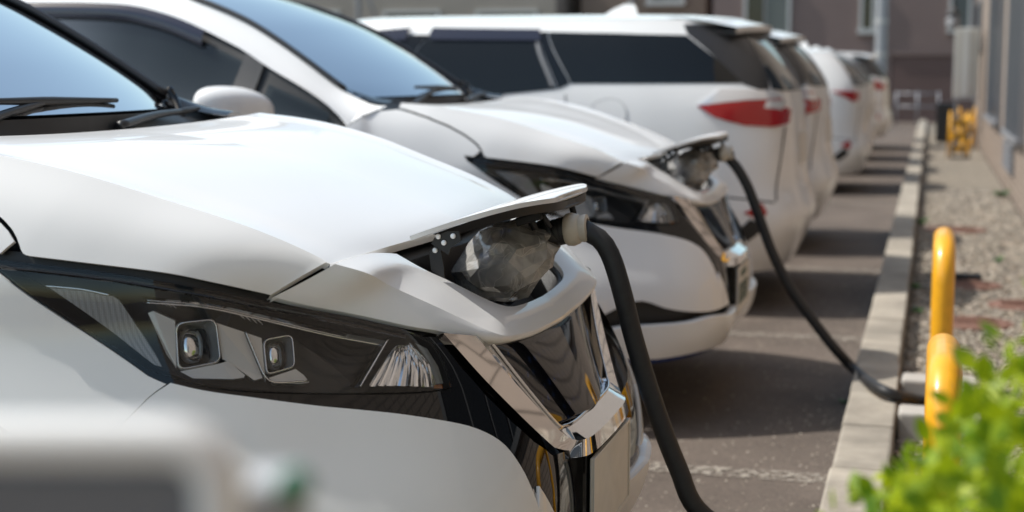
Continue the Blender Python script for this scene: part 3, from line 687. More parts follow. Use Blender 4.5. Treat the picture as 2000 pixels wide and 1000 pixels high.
# --- nose panel between hood, headlights and grille
E_ = np.vstack([low3(p1((534, 580), (600, 596), (700, 615), (800, 637), (850, 645))), [(-.150, .425, .742), (-.113, .367, .724), (-.104, .30, .715), (-.100, .18, .705), (-.098, 0, .699)]])
K_ = np.array([(-.318, .561, .873), (-.275, .533, .856), LP((762, 558), -.49, O1)*[1, -1, 1], LP((850, 598), -.445, O1)*[1, -1, 1], LP((925, 633), -.40, O1)*[1, -1, 1], (-.108, .362, .737), (-.098, .30, .727), (-.094, .18, .717), (-.092, 0, .711)])
P_ = np.array([(-.290, .36, .866), (-.250, .335, .838), (-.215, .30, .814), (-.175, .262, .785), (-.150, .235, .768), (-.136, .19, .757), (-.131, .10, .751), (-.130, 0, .748)])
nu = 60; Ee = spline(E_, nu); Kk = spline(K_, nu); Pp = spline(P_, nu)
nb = MB(); st = loft([Ee, Kk], nu, 6, [-.004]); add_strips(nb, st, True)
v = np.linspace(0, 1, 9)[:, None, None]; top = Kk[None]*(1-v)+Pp[None]*v; top[:, :, 2] += (.008*np.sin(np.pi*v))[:, :, 0]
top[0] = st[0][-1]; nb.add(top.reshape(-1, 3), gridfaces(9, nu, 0, True))
rim(nb, Ee, (-.012, 0, -.004), True); rim(nb, top[-1], (-.006, -.006, -.022)); rim(nb, np.vstack([st[0][:, 0], top[:, 0]]), (-.008, 0, -.01), True)
nb.mirror(); nb.build('nose_panel', 'paint', car)
# --- charging bay: black tub with socket
tb = MB(); ring0 = Pp+[-.004, -.004, -.010]; r1 = ring0*[1, .86, 1]+[-.02, 0, -.075]; r2 = ring0*[1, .5, 1]+[-.06, 0, -.10]
for A_, B_ in ((ring0, r1), (r1, r2)): add_strips(tb, loft([A_, B_], nu, 2))
tb.add([r2[0]*[1, 1, 1], r2[-1], r2[-1]+[-.10, 0, 0], r2[0]+[-.02, 0, 0]], [(0, 1, 2, 3)])
back = np.array([(-.315, y_, .850) for y_ in np.linspace(0, .37, 8)]); bk2 = back+[-.01, 0, -.11]; add_strips(tb, loft([back, bk2], 8, 2))
tb.mirror(); bay = tb.build('charging_bay', 'dark_plastic', car)
lathe('socket', [(0, .045), (.05, .045), (.055, .04), (.04, .036)], (-.27, -.02, .735), (-.20, -.02, .790), 'matte_black', bay)
lathe('socket', [(0, .03), (.04, .03), (.045, .026)], (-.24, .10, .735), (-.19, .10, .775), 'matte_black', bay)
tube('seal', [(p[0]-.006, -p[1]*.97, p[2]-.012) for p in Pp[::4]]+[(p[0]-.006, p[1]*.97, p[2]-.012) for p in Pp[::-4]], .006, 'rubber', bay, 8, 80)
# --- flap, hinged at its rear edge and swung up
fp = [((800, 461), -.345), ((840, 447), -.335), ((900, 427), -.31), ((960, 410), -.28), ((1010, 398), -.24), ((1050, 391), -.19), ((1080, 387), -.13), ((1098, 384), -.06), ((1108, 382), 0)]
FL = np.array([LP(p, yv, O1) for p, yv in fp]); FL[:, 1] = -FL[:, 1]
n_ = 44; fe = spline(FL, n_); xs_c = np.linspace(fe[0][0], fe[-1][0], n_)
flapV = []; nm_ = 17
rearc = fe[0]
G2 = np.zeros((n_, nm_, 3))
for i in range(n_):
    for j, q in enumerate(np.linspace(-1, 1, nm_)):
        y_ = q*fe[i][1]; G2[i, j] = (fe[i][0]+(0), y_, fe[i][2]+.006*(1-q*q)*min(1, i/12)*(1-i/n_))
fb = MB(); fb.add(G2.reshape(-1, 3), gridfaces(n_, nm_, 0, True)); Gb = G2+[.002, 0, -.008]; fb.add(Gb.reshape(-1, 3), gridfaces(n_, nm_, 0, False))
for e0, e1, fl_ in ((G2[:, 0], Gb[:, 0], False), (G2[:, -1], Gb[:, -1], True), (G2[0], Gb[0], True), (G2[-1], Gb[-1], False)): fb.add(np.vstack([e0, e1]), gridfaces(2, len(e0), 0, fl_))
flap = fb.build('charging_flap', 'paint', car); flap.data.set_sharp_from_angle(angle=R(35))
ib = MB(); sc_ = np.array([1, .86, 1.]); Gi = G2[2:-3]*sc_+[.004, 0, -.0085]; Gi2 = G2[4:-5]*[1, .80, 1]+[.006, 0, -.024]
ib.add(Gi2.reshape(-1, 3), gridfaces(len(Gi2), nm_, 0, False))
for s_ in (0, -1): add_strips(ib, loft([Gi[:, s_], Gi2[:, s_]], 30, 1), s_ == 0)
add_strips(ib, loft([Gi[-1], Gi2[-1]], nm_, 1)); inn = ib.build('flap_liner', 'matte_black', flap)
bbox('latch', (.03, .10, .016), 'matte_black', flap, (-.112, -.04, .918), .004, rot=(0, R(-10), 0))
lathe('striker', [(0, .006), (.03, .006), (.032, .010), (.038, .010)], (-.090, .06, .922), (-.084, .06, .90), 'matte_black', flap)
tube('gas_strut', [(-.118, -.08, .925), (-.096, -.075, .886)], .0048, 'matte_black', flap, 8)
tube('gas_strut', [(-.142, -.07, .918), (-.126, -.07, .882)], .007, 'matte_black', flap, 8)
bbox('support_rib', (.05, .012, .016), 'matte_black', flap, (-.13, -.10, .905), .003, rot=(0, R(-18), 0))
def arm_plate(name, px, yv, th, par):
    P = np.array([LP(p, yv, O1) for p in px]); n = len(P); V = np.vstack([P, P+[0, th, 0]])
    F = [tuple(range(n)), tuple(range(2*n-1, n-1, -1))]+[(i, (i+1) % n, n+(i+1) % n, n+i) for i in range(n)]
    return obj(name, V, F, 'matte_black', par, False)
for sgn in (1,):
    h1 = arm_plate('hinge_arm', [(850, 462), (872, 452), (896, 452), (900, 470), (880, 484), (876, 498), (858, 486), (842, 476)], -.315, .006, flap)
    h2 = arm_plate('hinge_arm', [(838, 492), (850, 478), (860, 486), (866, 520), (868, 545), (842, 528)], -.305, .006, flap)
    for px, yv in (((885, 461), -.3155), ((867, 474), -.3155), ((850, 489), -.3055), ((856, 462), -.3155)):
        c = LP(px, yv, O1); lathe('rivet', [(0, .0048), (.002, .0045), (.003, .003)], c, c+[0, -.01, 0], 'silver', h1, 12)
    h3 = h1.copy(); col.objects.link(h3); h3.scale = (1, -1, 1); h3.parent = flap

# --- grille: gloss panel and chrome V
def yl(lst): return np.array([LP(p, -abs(yv), O1)*np.array([1, -1, 1]) for p, yv in lst])
OUT = np.vstack([yl([((852, 650), .475), ((955, 763), .372), ((1080, 881), .235)]), [(-.018, .205, .497), (-.004, .14, .4945), (.0, .0, .4945)]])
INN = np.vstack([yl([((968, 664), .37), ((1036, 752), .285), ((1098, 826), .212)]), [(-.030, .188, .547), (-.022, .13, .5445), (-.020, .0, .5445)]])
OUT = OUT+[.012, 0, 0]; Oc = spline(OUT, 50); Ic = spline(INN, 50); mid = (Oc*.5+Ic*.5)+[.010, 0, .002]; Ic = Ic+[-.014, 0, 0]
Oc_b = Oc+[-.012, .002, -.004]; Ic_b = Ic+[-.016, 0, 0]
gb = MB(); add_strips(gb, loft([Oc_b, Oc, mid, Ic, Ic_b], 50, 3), True); gb.mirror(); ch = gb.build('grille_trim', 'chrome', car); ch.data.set_sharp_from_angle(angle=R(30))
V, F = tube_mesh(np.vstack([Ic*[1, 1, 1]+[.003, 0, 0], (Ic[::-1]*[1, -1, 1]+[.003, 0, 0])[1:]]), .0028, 8, True); obj('grille_bead', V, F, 'chrome', car)
topg = np.array([(-.122, .365, .726), (-.112, .18, .708), (-.108, 0, .702)])
bt_ = spline(Ic, 40)[:, :]; g_in = Ic+[-.012, 0, 0]
gp = MB(); side = g_in
# panel as fan of rows from the V edge to the middle
rows = []
for i in range(0, 50):
    q = np.linspace(1, 0, 10); y_ = side[i][1]; ce_x = np.interp(side[i][2], [.54, .72], [-.024, -.108])
    rows.append(np.stack([side[i][0]*q**2+ce_x*(1-q**2), y_*q, np.full(10, side[i][2])+(-.022 if 0 else 0)*(1-q)], -1))
rows = np.array(rows[:38]); rows[0, :, 2] = np.interp(np.linspace(1, 0, 10), [0, 1], [.702, .724])
for i in range(1, 5): rows[i, :, 2] += (rows[0, :, 2]-rows[0, 0, 2])*(1-i/5)
gp.add(rows.reshape(-1, 3), gridfaces(len(rows), 10, 0, True)); gp.mirror(); gp.build('grille_panel', 'grille_gloss', car)
# badge ring on the grille
# --- plate
pl = bbox('number_plate', (.006, .33, .165), 'plate', car, (.004, 0, .4015), .002)
pr = MB(); 
for (a, b, c, d) in ((-.165, .165, .0755, .0825), (-.165, .165, -.0825, -.0755), (-.165, -.158, -.0755, .0755), (.158, .165, -.0755, .0755)): pr.box(.003, .0055, a, b, c, d)
pr.build('rim', 'plate_rim', pl, False)
bbox('plate_bracket', (.030, .352, .19), 'gloss_black', car, (-.018, 0, .405), .006)
lathe('parking_sensor', [(0, .011), (.004, .011), (.005, .009), (.003, .007)], (-.066, -.335, .475), (-.056, -.335, .475), 'dark_plastic', car, 20)

# --- headlights
def on(px, off, O=O1): q = LS.pix(px, O); return LS.ev(q[:, 0], q[:, 1])+LS.nor(q[:, 0], q[:, 1])*off
def plate3(name, px, off, mat, par, th=.008, close=True, m=False):
    "small solid piece whose face outline lies off metres from the skin"
    P = on(px, off); q = LS.pix(px, O1); Nn = LS.nor(q[:, 0], q[:, 1]); B_ = P-Nn*th; n = len(P); V = np.vstack([P, B_])
    F = [tuple(range(n))[::-1], tuple(range(n, 2*n))]+[(i, (i+1) % n, n+(i+1) % n, n+i) for i in range(n)]
    return [V, F]
def both(name, VF, mat, pars, smooth=False, N=None):
    V, F = VF; V = np.asarray(V)
    a = obj(name, V, F, mat, pars[0], smooth, N); b = obj(name, V*[1, -1, 1], [tuple(reversed(f)) for f in F], mat, pars[1], smooth, None if N is None else N*[1, -1, 1])
    for o in (a, b):
        if not smooth: continue
    return a, b
lens = trim(LS, lens_poly, .016, .002, .004)
hls = (empty('headlight', parent=car), empty('headlight', parent=car))
for k in (0, 1): panel('lens', mirrored(lens) if k else lens, 'lens', hls[k])
# housing: bucket whose walls start at the lens outline
bp = densify(lens_poly, .012); f0 = LS.ev(bp[:, 0], bp[:, 1])-LS.nor(bp[:, 0], bp[:, 1])*.004; c0 = bp.mean(0); bs = c0+(bp-c0)*[.96, .90]
f1 = LS.ev(bs[:, 0], bs[:, 1])-LS.nor(bs[:, 0], bs[:, 1])*.075; n = len(bp)
Vb = np.vstack([f0, f1]); Fb = [(i, n+i, n+(i+1) % n, (i+1) % n) for i in range(n)]+[tuple(range(n, 2*n))]
both('housing', (Vb, Fb), 'dark_plastic', hls)
# corner reflector panel
co_px = [(88, 560), (110, 562), (155, 567), (218, 580), (230, 588), (300, 690), (313, 715), (300, 712)]
q = LS.pix(co_px, O1); cr_ = trim(LS, q, .012, -.012, .006)
for k in (0, 1): panel('side_reflector', mirrored(cr_) if k else cr_, 'prism_reflector', hls[k])
def strip3(name, px, w, off, mat, seg=6, n=40):
    P = on(px, off); V, F = tube_mesh(P, w, seg, True, n); return both(name, (V, F), mat, hls, True)
le_t = [(-8, 508), (60, 516), (140, 525), (224, 536), (320, 552), (416, 569), (512, 589), (600, 605), (700, 625), (790, 645)]
ea = spline(on(le_t, -.008), 70); eb = spline(on([(x_+3, y_+13) for x_, y_ in le_t], .0055), 70); ec = spline(on([(x_+3, y_+17) for x_, y_ in le_t], .0005), 70)
mb = MB(); add_strips(mb, loft([ea, eb, ec], 70, 2)); both('sky_glint_strip', (mb.V, mb.F), 'lens_gloss', hls, False)  # strip added along the lens top, tilted to catch a sky highlight
for px0 in ((300, 586), (309, 589), (318, 592), (327, 594), (470, 611), (482, 614), (494, 617), (505, 619)): strip3('fin', [px0, (px0[0]+14, px0[1]+11)], .0012, -.024, 'reflector', 5, 4)
strip3('reflector_rim', [(86, 559), (112, 561), (160, 566), (212, 577)], .0022, -.008, 'reflector')
glass('light_guide', (.75, .74, .72), 1.5, .55, .5, .1)
# boomerang running light
def band(name, top_px, bot_px, off, mat, n=40, th=.012):
    a = spline(on(top_px, off), n); b = spline(on(bot_px, off-.004), n); mid_ = (a+b)/2+np.array([.006, -.006, .004]); d = np.array([-.012, .012, -.002])
    mb = MB(); add_strips(mb, loft([a+d, a, mid_, b, b+d], n, 2, None)); return both(name, (mb.V, mb.F), mat, hls, True)
band('running_light', [(270, 580), (400, 592), (510, 608), (640, 633), (765, 653)], [(278, 594), (400, 603), (510, 622), (640, 648), (752, 668)], -.018, 'light_guide')
band('running_light', [(764, 652), (735, 700), (704, 752)], [(752, 668), (720, 705), (684, 752)], -.020, 'light_guide')
strip3('bright_edge', [(764, 654), (735, 703), (706, 752)], .0022, -.012, 'reflector')
strip3('bright_edge', [(276, 593), (400, 602), (510, 621), (640, 648), (752, 667)], .0012, -.018, 'reflector')
# projector units: silver hoods with rounded square bezels and a glass ball
def rsq(c4, r=.28, n=5):
    P = np.array(c4, float); out = []
    for i in range(4):
        a, b, c = P[i-1], P[i], P[(i+1) % 4]; p, q = b+(a-b)*r, b+(c-b)*r
        for t in np.linspace(0, 1, n): out.append((1-t)**2*p+2*t*(1-t)*b+t*t*q)
    return np.array(out)
def unit(c4, off, side_px, tongue_px, nm):
    fr = rsq(c4, .2); P = on([tuple(p) for p in fr], off); n = len(P); cen_ = P.mean(0); nrm = np.array([.62, -.70, .30]); nrm /= np.linalg.norm(nrm)
    back = cen_+(P-cen_)*.86-nrm*.05; back2 = cen_+(P-cen_)*.98-nrm*.004
    V = np.vstack([P, cen_+(P-cen_)*1.06-nrm*.003, back2, back]); ring = lambda a, b: [(a*n+i, a*n+(i+1) % n, b*n+(i+1) % n, b*n+i) for i in range(n)]
    both('bezel', (V, ring(0, 1)+ring(2, 0)+ring(3, 2)), 'silver', hls, True)
    Pt = np.vstack([P, P[:1]]); V2, F2 = tube_mesh(Pt, .0016, 6, False); both('bezel_edge', (V2, F2), 'reflector', hls, True)
    # tall glass lens on the outer side, silver wall left bare on the inner side
    e1 = np.cross(nrm, [0, 0, 1.]); e1 /= np.linalg.norm(e1); e2 = np.cross(e1, nrm); hw = abs((P-cen_)@e1).max(); hh = abs((P-cen_)@e2).max()
    bm = bmesh.new(); bmesh.ops.create_uvsphere(bm, u_segments=24, v_segments=14, radius=1); sp = np.array([v.co[:] for v in bm.verts]); F3 = [[v.index for v in f.verts] for f in bm.faces]; bm.free()
    sp = np.sign(sp)*abs(sp)**.8
    V3 = cen_-nrm*.022+e1*hw*.20+sp[:, :1]*e1*hw*.60+sp[:, 1:2]*nrm*.016+sp[:, 2:]*e2*hh*.78
    both('projector_lens', (V3, F3), 'ball', hls, True)
    Vr, Fr = tube_mesh([cen_-nrm*.012+e1*hw*.12+hw*.52*math.cos(a)*e1+hh*.66*math.sin(a)*e2 for a in np.linspace(-2.0, 2.0, 20)], hw*.07, 8, False); both('lens_ring', (Vr, Fr), 'dark_plastic', hls, True)
    for px, o_, mt in ((side_px, off-.004, 'silver'), (tongue_px, off-.002, 'silver')):
        for g in px:
            V4, F4 = plate3('x', g, o_, mt, None, .012); both('reflector_wing', (V4, F4), mt, hls)
pmat('ball', (.80, .81, .83), .07, .9, .5)
unit([(339, 635), (422, 625), (430, 702), (343, 719)], -.030, [[(281, 616), (292, 612), (336, 630), (338, 715), (318, 690)]], [[(346, 722), (430, 705), (444, 700), (480, 726), (478, 731), (455, 735), (372, 735)]], 'a')
unit([(521, 658), (578, 646), (582, 708), (526, 724)], -.034, [[(486, 646), (518, 654), (523, 728), (524, 736)], [(424, 632), (482, 645), (518, 730), (500, 735), (447, 702), (433, 696)]], [[(530, 730), (584, 712), (600, 724), (610, 738), (600, 741), (540, 741)]], 'b')
strip3('bright_edge', [(484, 645), (505, 695), (522, 730), (545, 741), (606, 738)], .0016, -.026, 'reflector')
# fluted turn reflector
fl0 = on([(722, 750), (775, 672), (800, 663)], -.022); fl1 = on([(862, 750), (850, 705), (812, 660)], -.022)
fA = spline(fl0, 24); fB = spline(fl1, 24); G3 = np.zeros((29, 24, 3)); dn = np.array([-.55, .8, -.1])
for j in range(29):
    q = j/28; G3[j] = fA*(1-q)+fB*q+dn*(.006*abs(math.sin(q*math.pi*7))+.02*math.sin(math.pi*q))
mb = MB(); mb.add(G3.reshape(-1, 3), gridfaces(29, 24)); both('turn_reflector', (mb.V, mb.F), 'reflector', hls, False)
V4, F4 = plate3('x', [(816, 664), (840, 676), (862, 712), (872, 745), (858, 745), (846, 705)], -.012, 'x', None, .004); both('clear_edge', (V4, F4), 'light_guide', hls)
pmat('amber', (.6, .2, .02), .2)
V4, F4 = plate3('x', [(858, 746), (878, 742), (879, 752), (858, 752)], -.02, 'x', None, .004); both('amber_bulb', (V4, F4), 'amber', hls)

# --- glasshouse
def pair(mb, name, mat):
    mb.build(name, mat, car); V = np.array(mb.V)*[1, -1, 1]; obj(name, V, [tuple(reversed(f)) for f in mb.F], mat, car)
WS = np.array([(-1.245, .62, 1.082), (-1.30, .62, 1.128), (-1.40, .603, 1.196), (-1.53, .58, 1.275), (-1.655, .56, 1.340), (-1.83, .545, 1.405), (-1.97, .53, 1.447)])
WC = np.array([(-1.10, 0, 1.086), (-1.19, 0, 1.142), (-1.30, 0, 1.210), (-1.45, 0, 1.292), (-1.58, 0, 1.358), (-1.76, 0, 1.425), (-1.90, 0, 1.468)])
def across(c_side, c_mid, nu, nv, pw=2.0):
    s = spline(c_side, nu); m = spline(c_mid, nu); G = []
    for q in np.linspace(-1, 1, nv):
        g = m*(1-abs(q)**pw)+s*abs(q)**pw; g[:, 1] = s[:, 1]*q; G.append(g)
    return np.array(G)
Gw = across(WS, WC, 30, 25); wsc = obj('windscreen', Gw.reshape(-1, 3), gridfaces(25, 30, 0, False), 'windscreen', car)
RL = np.array([(-1.165, .70, 1.064), (-1.27, .66, 1.106), (-1.41, .64, 1.198), (-1.54, .617, 1.278), (-1.67, .597, 1.347), (-1.84, .58, 1.412), (-2.0, .565, 1.455), (-2.4, .555, 1.488), (-3.0, .545, 1.488), (-3.7, .535, 1.435), (-4.2, .50, 1.34)])
UL = np.array([(-1.205, .795, .990), (-1.266, .778, 1.048), (-1.375, .750, 1.113), (-1.518, .72, 1.184), (-1.668, .683, 1.263), (-1.949, .655, 1.374), (-2.25, .648, 1.413), (-3.0, .635, 1.408), (-3.7, .62, 1.345), (-4.15, .60, 1.25)])
BL = np.array([(-1.205, .797, .984), (-1.35, .808, .992), (-1.6, .822, 1.006), (-2.2, .84, 1.036), (-3.0, .835, 1.066), (-3.7, .80, 1.09), (-4.1, .72, 1.10)])
WM = np.array([(-1.245, .625, 1.080), (-1.30, .625, 1.128), (-1.40, .608, 1.196), (-1.53, .585, 1.275), (-1.655, .565, 1.340), (-1.83, .55, 1.405), (-1.985, .535, 1.449)])
rl = MB(); st_ = loft([UL, RL], 60, 6, [-.012]); add_strips(rl, st_, False); pair(rl, 'roof_rail', 'paint')
pm = MB(); add_strips(pm, loft([RL[:7]+[0, -.002, -.004], WM+[0, 0, -.002]], 40, 3, [-.004]), False); pair(pm, 'pillar_moulding', 'gloss_black')
pt = MB(); V, F = tube_mesh(RL[1:8]+[0, -.004, .006], .011, 8, True, 40); pt.add(V, F); pair(pt, 'pillar_strip', 'dark_plastic')
RF = np.array([(-1.985, .55, 1.452), (-2.4, .555, 1.488), (-3.0, .545, 1.488), (-3.7, .535, 1.435), (-4.2, .50, 1.34)]); RM = np.array([(-1.905, 0, 1.470), (-2.4, 0, 1.520), (-3.0, 0, 1.523), (-3.7, 0, 1.472), (-4.28, 0, 1.36)])
Gr = across(RF, RM, 30, 17); obj('roof', Gr.reshape(-1, 3), gridfaces(17, 30, 0, False), 'paint', car)
ub = np.array([(-4.2, .50, 1.34), (-4.36, .52, 1.20), (-4.45, .54, 1.07)]); um = np.array([(-4.28, 0, 1.36), (-4.42, 0, 1.22), (-4.50, 0, 1.07)])
Gt = across(ub, um, 8, 13); obj('rear_window', Gt.reshape(-1, 3), gridfaces(13, 8, 0, False), 'side_glass', car)
cq = MB(); add_strips(cq, loft([np.array([(-4.15, .60, 1.25), (-4.1, .72, 1.10)]), np.array([(-4.2, .5, 1.34), (-4.45, .54, 1.07)])], 6, 2)); pair(cq, 'rear_pillar', 'paint')
pbk = MB(); fe_ = low3(xz([(-1.212, .984), (-1.165, 1.022), (-1.088, 1.057)])); add_strips(pbk, loft([np.array([UL[0], (UL[0]+RL[0])/2+[0, .004, .004], RL[0]]), fe_], 12, 3, [-.003])); pair(pbk, 'pillar_base', 'paint')
# side glazing
sg = loft([BL, UL], 70, 8, [-.01])[0]
def side_piece(name, i0, i1, j0, j1, mat, off):
    g = sg[j0:j1+1, i0:i1+1].copy(); g[:, :, 1] += off
    for s_ in (1, -1):
        V = (g*[1, -s_, 1]).reshape(-1, 3); obj(name, V, gridfaces(g.shape[0], g.shape[1], 0, s_ < 0), mat, car)
side_piece('window_surround', 0, 69, 0, 8, 'matte_black', -.012)
side_piece('quarter_window', 2, 8, 1, 6, 'side_glass', -.002); side_piece('front_window', 11, 36, 0, 7, 'side_glass', -.002); side_piece('rear_side_window', 39, 58, 0, 7, 'privacy_glass', -.002)
vis = loft([UL, UL*[1, 1, 1]+[0, .02, -.055]], 70, 4, [-.012])[0][:, 15:40]
for s_ in (1, -1): V = (vis*[1, -s_, 1]+[0, -s_*.012, 0]).reshape(-1, 3); obj('rain_visor', V, gridfaces(5, 25, 0, s_ < 0), 'visor', car)
bb = MB(); c0 = sg[:, 9].copy(); c1 = sg[:, 11].copy(); add_strips(bb, [np.stack([c0, c1], 0)]); pair(bb, 'window_bar', 'dark_plastic')
# cowl and wipers
cs = MB(); add_strips(cs, loft([np.array([(-1.095, .715, 1.066), (-1.17, .70, 1.078), (-1.27, .665, 1.116)]), np.array([(-1.088, .62, 1.064), (-1.15, .61, 1.072), (-1.25, .625, 1.09)])], 12, 4, [.008])); pair(cs, 'cowl_corner', 'gloss_black')
cw = MB(); hr = G[:, -1]; hr2 = np.vstack([hr, fac[1:5, -1]]); wb = np.array([g[0] for g in Gw[12:]]); 
wb2 = np.vstack([wb, [(-1.20, .66, 1.075), (-1.13, .69, 1.064)]])
add_strips(cw, loft([hr2+[-.004, 0, -.03], np.array([(-1.085, y_, 1.022) if y_ < .5 else (-1.10-(y_-.5)*.2, y_, 1.03) for y_ in np.linspace(0, .66, 12)]), wb2+[.01, 0, -.006]], 30, 3)); cw.mirror(); cw.build('cowl', 'matte_black', car)
def wiper(a, b, c, name='wiper'):
    wp = empty(name, parent=car)
    tube('arm', [a, (np.array(a)*.5+np.array(b)*.5)+[0, 0, .006], b], [.012, .009, .006], 'dark_plastic', wp, 8, 14)
    d = (np.array(c)-np.array(b)); tube('blade', [np.array(b)-d*.9, b, np.array(b)+d*.9], [.005, .009, .005], 'matte_black', wp, 8, 16)
wiper((-1.10, -.45, 1.05), (-1.13, -.08, 1.112), (-1.135, .22, 1.108))
wiper((-1.075, .10, 1.056), (-1.135, .50, 1.078), (-1.15, .60, 1.082))
tube('pillar_trim', [(-1.20, .60, 1.06), (-1.235, .635, 1.10), (-1.255, .64, 1.13)], .010, 'gloss_black', car, 8, 10)
# mirrors
def mirror(sg_):
    m = empty('door_mirror', parent=car); bm = bmesh.new(); bmesh.ops.create_uvsphere(bm, u_segments=28, v_segments=18, radius=1)
    V = np.array([v.co[:] for v in bm.verts]); F = [[v.index for v in f.verts] for f in bm.faces]; bm.free()
    x, y_, z = V.T.copy(); flat = np.where(x < -.25, -.25+(x+.25)*.15, x)
    taper = 1-.22*np.clip(-y_, 0, 1); pw = lambda a: np.sign(a)*abs(a)**.75
    V = np.stack([flat*.10, pw(y_)*.125, pw(z)*.078*taper+.012*y_], -1); V[:, 0] -= .05*V[:, 1]/.125*1
    V = V*[1, sg_, 1]+[-1.545, sg_*.955, 1.045]
    cut = V[:, 2]
    up_ = [f for f in F if np.mean(V[f, 2]) > 1.012]; dn_ = [f for f in F if np.mean(V[f, 2]) <= 1.012]
    fl = (lambda fs: [tuple(reversed(f)) for f in fs]) if sg_ < 0 else (lambda fs: fs)
    obj('cap', V, fl(up_), 'paint', m); obj('lower_cap', V, fl(dn_), 'paint_pearl', m)
    bbox('foot', (.07, .10, .035), 'gloss_black', m, (-1.555, sg_*.845, .995), .01)
mirror(-1); mirror(1)
# cabin
pmat('dash', (.10, .10, .105), .6, noise=.1, nscale=8)
dp = np.array([(-1.16, .56, 1.045), (-1.35, .60, 1.035), (-1.60, .62, 1.02), (-1.72, .62, .98), (-1.76, .62, .80)]); dm = dp*[1, 0, 1]+[.0, 0, .012]
Gd = across(dp, dm, 14, 15); obj('dashboard', Gd.reshape(-1, 3), gridfaces(15, 14), 'dash', car); bbox('instrument_hood', (.16, .34, .07), 'matte_black', car, (-1.62, -.36, 1.045), .02, 3)
bbox('rear_view_mirror', (.03, .23, .06), 'matte_black', car, (-1.72, 0, 1.345), .012, 3)
V, F = tube_mesh([(-1.72+.02*math.sin(a), -.36+.17*math.cos(a), 1.05+.17*math.sin(a)) for a in np.linspace(0, 2*math.pi, 25)], .014, 8, False); obj('steering_wheel', V, F, 'matte_black', car)
for sy in (-.36, .36):
    s_ = empty('seat', parent=car); bbox('backrest', (.14, .46, .62), 'sensor_grey', s_, (-2.45, sy, .95), .05, 3, (0, R(-14), 0)); bbox('headrest', (.10, .26, .18), 'sensor_grey', s_, (-2.54, sy, 1.31), .04, 3, (0, R(-10), 0)); bbox('cushion', (.50, .48, .16), 'sensor_grey', s_, (-2.18, sy, .60), .04)
MB().box(-4.3, -1.1, -.66, .66, .22, .80).build('floor_pan', 'matte_black', car, False)
MB().box(-1.1, -.38, -.52, .52, .18, .70).build('motor_bay_light_block', 'matte_black', car, False)  # unseen black box added to stop light showing through the gaps
# wheels
for wx in (-.93, -3.63):
    for sy in (-1, 1):
        wh = empty('wheel', parent=car)
        lathe('tyre', [(0, .21), (0, .30), (.02, .316), (.10, .318), (.18, .316), (.20, .30), (.20, .21)], (wx, sy*.64, .318), (wx, sy*.84, .318), 'tyre', wh, 40)
        lathe('rim', [(0, .212), (.165, .212), (.17, .20), (.14, .19), (.13, .04), (.15, .03)], (wx, sy*.66, .318), (wx, sy*.84, .318), 'rim_metal', wh, 40)
        for k in range(5):
            a = 2*math.pi*k/5; c, s_ = math.cos(a), math.sin(a)
            tube('spoke', [(wx+.03*c, sy*.815, .318+.03*s_), (wx+.20*c, sy*.828, .318+.20*s_)], [.03, .018], 'rim_metal', wh, 6)
        bpy.context.view_layer.update()
for s_ in (1, -1):
    V = np.array([(AC[0]+dx+.34*math.cos(R(a)), s_*yy, .33+.34*math.sin(R(a))) for dx in (0, -2.70) for yy in (.55, .85) for a in np.linspace(-5, 185, 20)])
    for k in (0, 1): obj('wheel_arch', V[k*40:(k+1)*40], gridfaces(2, 20), 'matte_black', car)

# ================================================================== CHARGING GUNS, BAGS AND CABLES
def crumple(name, c, rx, ry, rz, mat, parent, seed, tilt=0):
    "thin plastic film pulled round the gun: a closed skin with long soft folds"
    from mathutils import noise as mn
    bm = bmesh.new(); bmesh.ops.create_icosphere(bm, subdivisions=3, radius=1); V = []; rg = random.Random(int(seed*10))
    for v in bm.verts:
        p = v.co.copy(); q = Vector((p.x*1.3+p.y*.5, p.y*1.5, p.z*1.7+p.x*.6))+Vector((seed, 0, 0))
        fold = 1-2.2*abs(mn.noise(q*1.6)); r = 1+.10*mn.noise(q)+.14*max(0, fold)**2+rg.uniform(-.085, .085); z = p.z
        p = p+Vector((rg.uniform(-.04, .04), rg.uniform(-.04, .04), rg.uniform(-.04, .04)))
        s = 1-.28*max(0, p.x)**2-.15*max(0, -p.x)**2
        V.append((p.x*rx*r, p.y*ry*r*s, z*rz*r*s-.30*rz*max(0, -z)*max(0, 1-abs(p.x-.35)*1.2)+.28*rx*p.x*tilt))
    F = [[v.index for v in f.verts] for f in bm.faces]; bm.free()
    return obj(name, np.array(V)+c, F, mat, parent, False)
